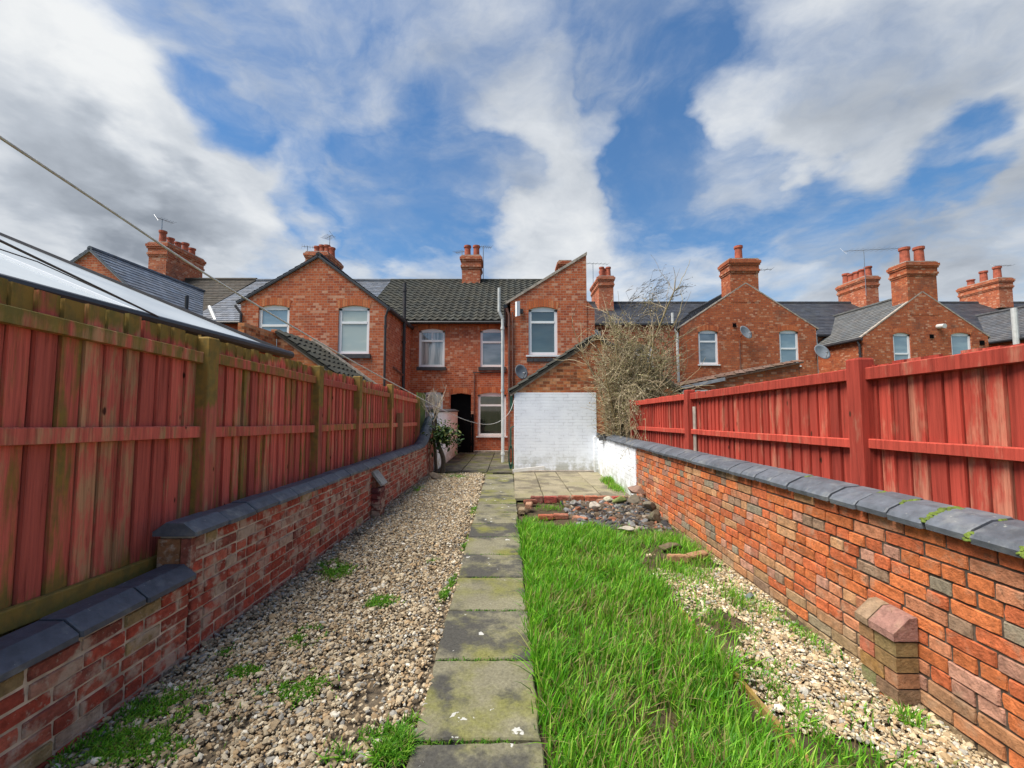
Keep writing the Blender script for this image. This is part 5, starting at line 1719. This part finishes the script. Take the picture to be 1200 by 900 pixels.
brick_thing((ex_ + .17, ey_ + .06, .055), .32, (0.36, 0.19, 0.10), 'right piece of broken clay edging tilted towards the wall', 'broken edging pieces', dims=(.24, .08, .06), tilt=(.2, -.08), seed=62, name='edging_stone')
m = MB()
m.box((1.275, 1.9, -0.03), (1.30, 3.35, 0.04), (0.3, 0.9, 0.2))
tag(m.build('edging_board', M['post_left'], None), 'low brown timber edging board between the grass and the right gravel', 'board')

# plank, hose reel
m = MB()
m.obox((0.40, 10.35, 0.13), (0.38, -0.02, 0.045), (0, 0.02, 0), (-.006, 0, 0.035))
tag(m.build('plank', M['white_wood'], None), 'white plank lying along the foot of the painted outhouse wall', 'plank')
hr = empty('hose_reel', (-0.02, 10.75, 0.1), 'coiled dark green hose hanging at the outhouse corner by the white pipe', 'hose')
m = MB()
for k in range(5):
    m.tube([(-0.02 + 0.02 * k * 0.3, 10.72 + 0.03 * k, 0.35 + 0.28 * math.cos(a) * (1 - .05 * k)) if False else (-0.03 + 0.05 * math.sin(a), 10.70 + 0.05 * k, 0.38 + (0.30 - .02 * k) * math.cos(a)) for a in [i * math.pi / 8 for i in range(17)]], 0.014, 6)
m.build('coil', M['hose'], hr)
m = MB()
m.tube([(-0.03, 10.8, .66), (-0.03, 10.8, 1.1), (0.05, 10.8, 1.15)], 0.02, 6)
m.box((-0.05, 10.78, 1.55), (0.02, 10.86, 1.95))
m.build('hanger', M['hose'], hr)

# ------------------------------------------------------------------ shrubs
def grow(mb, p, d, L, r0, segs, wob, rr, col, n=4, up=0.0, tip=0.35):
    pts = [p.copy()]
    rad = [r0]
    q = p.copy()
    d = d.normalized()
    for i in range(segs):
        d = (d + Vector((rr.uniform(-1, 1), rr.uniform(-1, 1), rr.uniform(-1, 1))) * wob + Vector((0, 0, up))).normalized()
        q = q + d * (L / segs)
        pts.append(q.copy())
        rad.append(r0 * (1 - (1 - tip) * (i + 1) / segs))
    mb.tube(pts, rad, n, col, caps=False)
    return pts

def bare_shrub():
    rr = random.Random(17)
    base = Vector((2.46, 9.25, 0.35))
    t = empty('shrub', base, 'tall tangled almost leafless shrub with pale twigs, behind the right wall beside the outhouse', 'shrub')
    tr, cr = MB(), MB()
    cen, rad = Vector((2.70, 9.15, 2.55)), Vector((0.88, 0.8, 1.6))
    inside = lambda p, k=1.0: ((p.x - cen.x) / rad.x) ** 2 + ((p.y - cen.y) / rad.y) ** 2 + ((p.z - cen.z) / rad.z) ** 2 < k
    bark = [(0.13, 0.095, 0.055), (0.24, 0.19, 0.10), (0.30, 0.23, 0.11)]
    twc = [(0.44, 0.35, 0.22), (0.30, 0.235, 0.15), (0.52, 0.43, 0.29), (0.17, 0.125, 0.08), (0.38, 0.32, 0.19)]
    stems = []
    for k in range(30):
        a = rr.uniform(0, 2 * math.pi)
        tgt = cen + Vector((rr.uniform(-.95, .9) * rad.x, rr.uniform(-.8, .8) * rad.y, rr.uniform(-.2, .8) * rad.z))
        st = base + Vector((rr.uniform(-.09, .22), rr.uniform(-.15, .2), 0))
        L = (tgt - st).length * rr.uniform(.9, 1.1)
        d = (tgt - st).normalized() + Vector((0, 0, .5))
        pts = grow(tr, st, d, L, rr.uniform(.016, .04), 10, 0.13, rr, rr.choice(bark), 6, -0.045)
        stems.append(pts)
    sec = []
    for pts in stems:
        for k in range(24):
            i = rr.randint(2, len(pts) - 1)
            p = pts[i]
            d = (pts[i] - pts[i - 1]).normalized() + Vector((rr.uniform(-1, 1), rr.uniform(-1, 1), rr.uniform(-.6, 1))) * 1.1
            q = grow(cr, p, d, rr.uniform(.45, 1.0), rr.uniform(.006, .011), 7, 0.28, rr, rr.choice(twc), 3, -0.02)
            if inside(q[-1], 1.15):
                sec.append(q)
    tw = []
    for q in sec:
        for k in range(11):
            i = rr.randint(1, len(q) - 1)
            d = (q[i] - q[i - 1]).normalized() + Vector((rr.uniform(-1, 1), rr.uniform(-1, 1), rr.uniform(-.8, .8))) * 1.2
            s = grow(cr, q[i], d, rr.uniform(.16, .42), rr.uniform(.0036, .0062), 4, 0.42, rr, rr.choice(twc), 3, -0.03)
            tw.append(s)
    # arching drooping canes low on the right, and fine shoots above
    for k in range(60):
        p = cen + Vector((rr.uniform(-.3, .6), rr.uniform(-.5, .4), rr.uniform(-1.2, -.5)))
        q = grow(cr, p, Vector((rr.uniform(-.2, 1), rr.uniform(-.6, .4), .5)), rr.uniform(.6, 1.1), .006, 9, 0.16, rr, rr.choice(twc), 3, -0.22)
    for k in range(75):                                   # canes hanging over the wall and the end of the fence
        p = Vector((rr.uniform(2.25, 2.6), rr.uniform(8.5, 9.2), rr.uniform(1.2, 2.1)))
        q = grow(cr, p, Vector((rr.uniform(-.25, .12), -1, rr.uniform(.1, .7))), rr.uniform(.7, 1.7), .0065, 9, 0.15, rr, rr.choice(twc), 3, -0.16)
        for j in range(5):
            i = rr.randint(2, 8)
            tw.append(grow(cr, q[i], Vector((rr.uniform(-.6, .6), rr.uniform(-1, .3), rr.uniform(-.7, .5))), rr.uniform(.15, .35), .004, 4, 0.3, rr, rr.choice(twc), 3, -0.05))
    for k in range(26):                                   # pale upright stems close to the outhouse corner
        p = Vector((rr.uniform(2.2, 2.45), rr.uniform(9.6, 10.1), .5))
        q = grow(cr, p, Vector((rr.uniform(-.12, .3), rr.uniform(-.3, .1), 1)), rr.uniform(1.2, 2.6), .011, 10, 0.10, rr, rr.choice([(.46, .38, .19), (.38, .31, .16), (.5, .44, .28)]), 4, 0)
        for j in range(9):
            i = rr.randint(3, 9)
            tw.append(grow(cr, q[i], Vector((rr.uniform(-.6, .6), rr.uniform(-.6, .5), rr.uniform(-.2, 1))), rr.uniform(.2, .45), .004, 4, 0.3, rr, rr.choice(twc), 3, -0.03))
    top = []
    for k in range(16):
        p = cen + Vector((rr.uniform(-.3, .6), rr.uniform(-.3, .3), rr.uniform(.7, 1.2)))
        q = grow(cr, p, Vector((rr.uniform(.1, .9), rr.uniform(-.3, .3), 1)), rr.uniform(.7, 1.15), .006, 8, 0.16, rr, (0.10, 0.085, 0.065), 3, -0.04)
        for j in range(9):
            i = rr.randint(3, len(q) - 1)
            top.append(grow(cr, q[i], Vector((rr.uniform(.2, 1), rr.uniform(-.5, .5), rr.uniform(.0, .7))), rr.uniform(.12, .35), .0042, 4, 0.2, rr, (0.10, 0.085, 0.07), 3, 0))
    tb = tr.build('trunk', M['twig'], t, smooth=True, fix=False)
    cb = cr.build('branches', M['twig'], t, smooth=True, fix=False)
    # small dry leaves and catkins
    r = np.random.default_rng(3)
    P = []
    for s in tw:
        for k in range(5):
            i = rr.randint(1, len(s) - 1)
            P.append(s[i].lerp(s[i - 1], rr.random()))
    P = np.array([p[:] for p in P])
    n = len(P)
    a = r.normal(0, 1, (n, 3)); a /= np.linalg.norm(a, axis=1, keepdims=True)
    b = np.cross(a, r.normal(0, 1, (n, 3))); b /= np.linalg.norm(b, axis=1, keepdims=True)
    L = r.uniform(.014, .040, (n, 1)); w = L * r.uniform(.25, .45, (n, 1))
    V = np.stack([P, P + a * L * .5 + b * w, P + a * L, P + a * L * .5 - b * w], 1)
    f = np.arange(n * 4).reshape(n, 4)
    pal = np.array([(0.40, 0.33, 0.21), (0.50, 0.43, 0.30), (0.25, 0.21, 0.12), (0.30, 0.30, 0.15)])
    c = pal[r.choice(4, n)] * r.uniform(.7, 1.25, (n, 1))
    np_mesh('crown', V.reshape(-1, 3), f, c, M['leaf'], t)
    dk = MB()
    for s in top:
        for k in range(4):
            p = s[rr.randint(1, len(s) - 1)]
            d = Vector((rr.uniform(.2, 1), rr.uniform(-.5, .5), rr.uniform(-.1, .5))).normalized()
            u = d.orthogonal().normalized()
            l = rr.uniform(.03, .07)
            dk.face([p, p + d * l * .5 + u * l * .15, p + d * l, p + d * l * .5 - u * l * .15], (0.09, 0.075, 0.06))
    dk.build('foliage', M['leaf'], t, fix=False)
bare_shrub()

def small_tree():
    rr = random.Random(5)
    base = Vector((-1.72, 10.55, 0))
    t = empty('small_tree', base, 'small crooked tree with dark leaves and bare pale twigs beside the white yard wall', 'tree')
    tr = MB()
    bark = (0.11, 0.085, 0.06)
    k1 = [base, base + Vector((.02, 0, .35)), base + Vector((-.1, 0, .7)), base + Vector((-.16, .02, 1.05)), base + Vector((-.2, .02, 1.5))]
    tr.tube(spline([Vector(p) for p in k1], 5), [0.065 - 0.0016 * i for i in range(21)], 8, bark, caps=False)
    k2 = [base + Vector((-.16, .05, 0)), base + Vector((-.2, .04, .6)), base + Vector((-.26, .02, 1.3))]
    tr.tube(spline([Vector(p) for p in k2], 6), [0.045 - 0.002 * i for i in range(13)], 7, bark, caps=False)
    tr.build('trunk', M['twig'], t, smooth=True, fix=False)
    br = MB()
    pale = (0.45, 0.38, 0.29)
    for k in range(13):
        p = base + Vector((-.2 + rr.uniform(-.08, .08), rr.uniform(-.05, .05), rr.uniform(1.25, 1.55)))
        q = grow(br, p, Vector((rr.uniform(-.9, .9), rr.uniform(-.4, .4), 1.1)), rr.uniform(.35, .8), .013, 6, .2, rr, pale, 5, .1)
        for j in range(3):
            i = rr.randint(2, 5)
            grow(br, q[i], Vector((rr.uniform(-.9, .9), rr.uniform(-.5, .5), 1)), rr.uniform(.15, .35), .007, 4, .2, rr, pale, 4, .1)
    br.build('bare_branches', M['twig'], t, smooth=True, fix=False)
    lv = MB()
    for k in range(520):
        c = base + Vector((0.02, -.05, .95)) + Vector((rr.gauss(0, .17), rr.gauss(0, .15), rr.gauss(0, .15)))
        d = Vector((rr.uniform(-1, 1), rr.uniform(-1, 1), rr.uniform(-.9, .4))).normalized()
        u = d.cross(Vector((0, 0, 1)) + Vector((rr.uniform(-.5, .5), rr.uniform(-.5, .5), 0))).normalized()
        nn = u.cross(d)
        l, w = rr.uniform(.08, .15), rr.uniform(.02, .034)
        g_ = rr.uniform(.6, 1.3)
        col = (0.035 * g_, 0.075 * g_, 0.022 * g_) if rr.random() < .85 else (0.16, 0.19, 0.05)
        P = [c, c + d * l * .3 + u * w - nn * .006, c + d * l * .7 + u * w * .8 - nn * .01, c + d * l - nn * .02, c + d * l * .7 - u * w * .8 - nn * .01, c + d * l * .3 - u * w - nn * .006]
        m_ = c + d * l * .5 + nn * .006
        for i in range(6):
            lv.face([m_, P[i], P[(i + 1) % 6]], col)
    lv.build('crown', M['leaf'], t, fix=False)
small_tree()
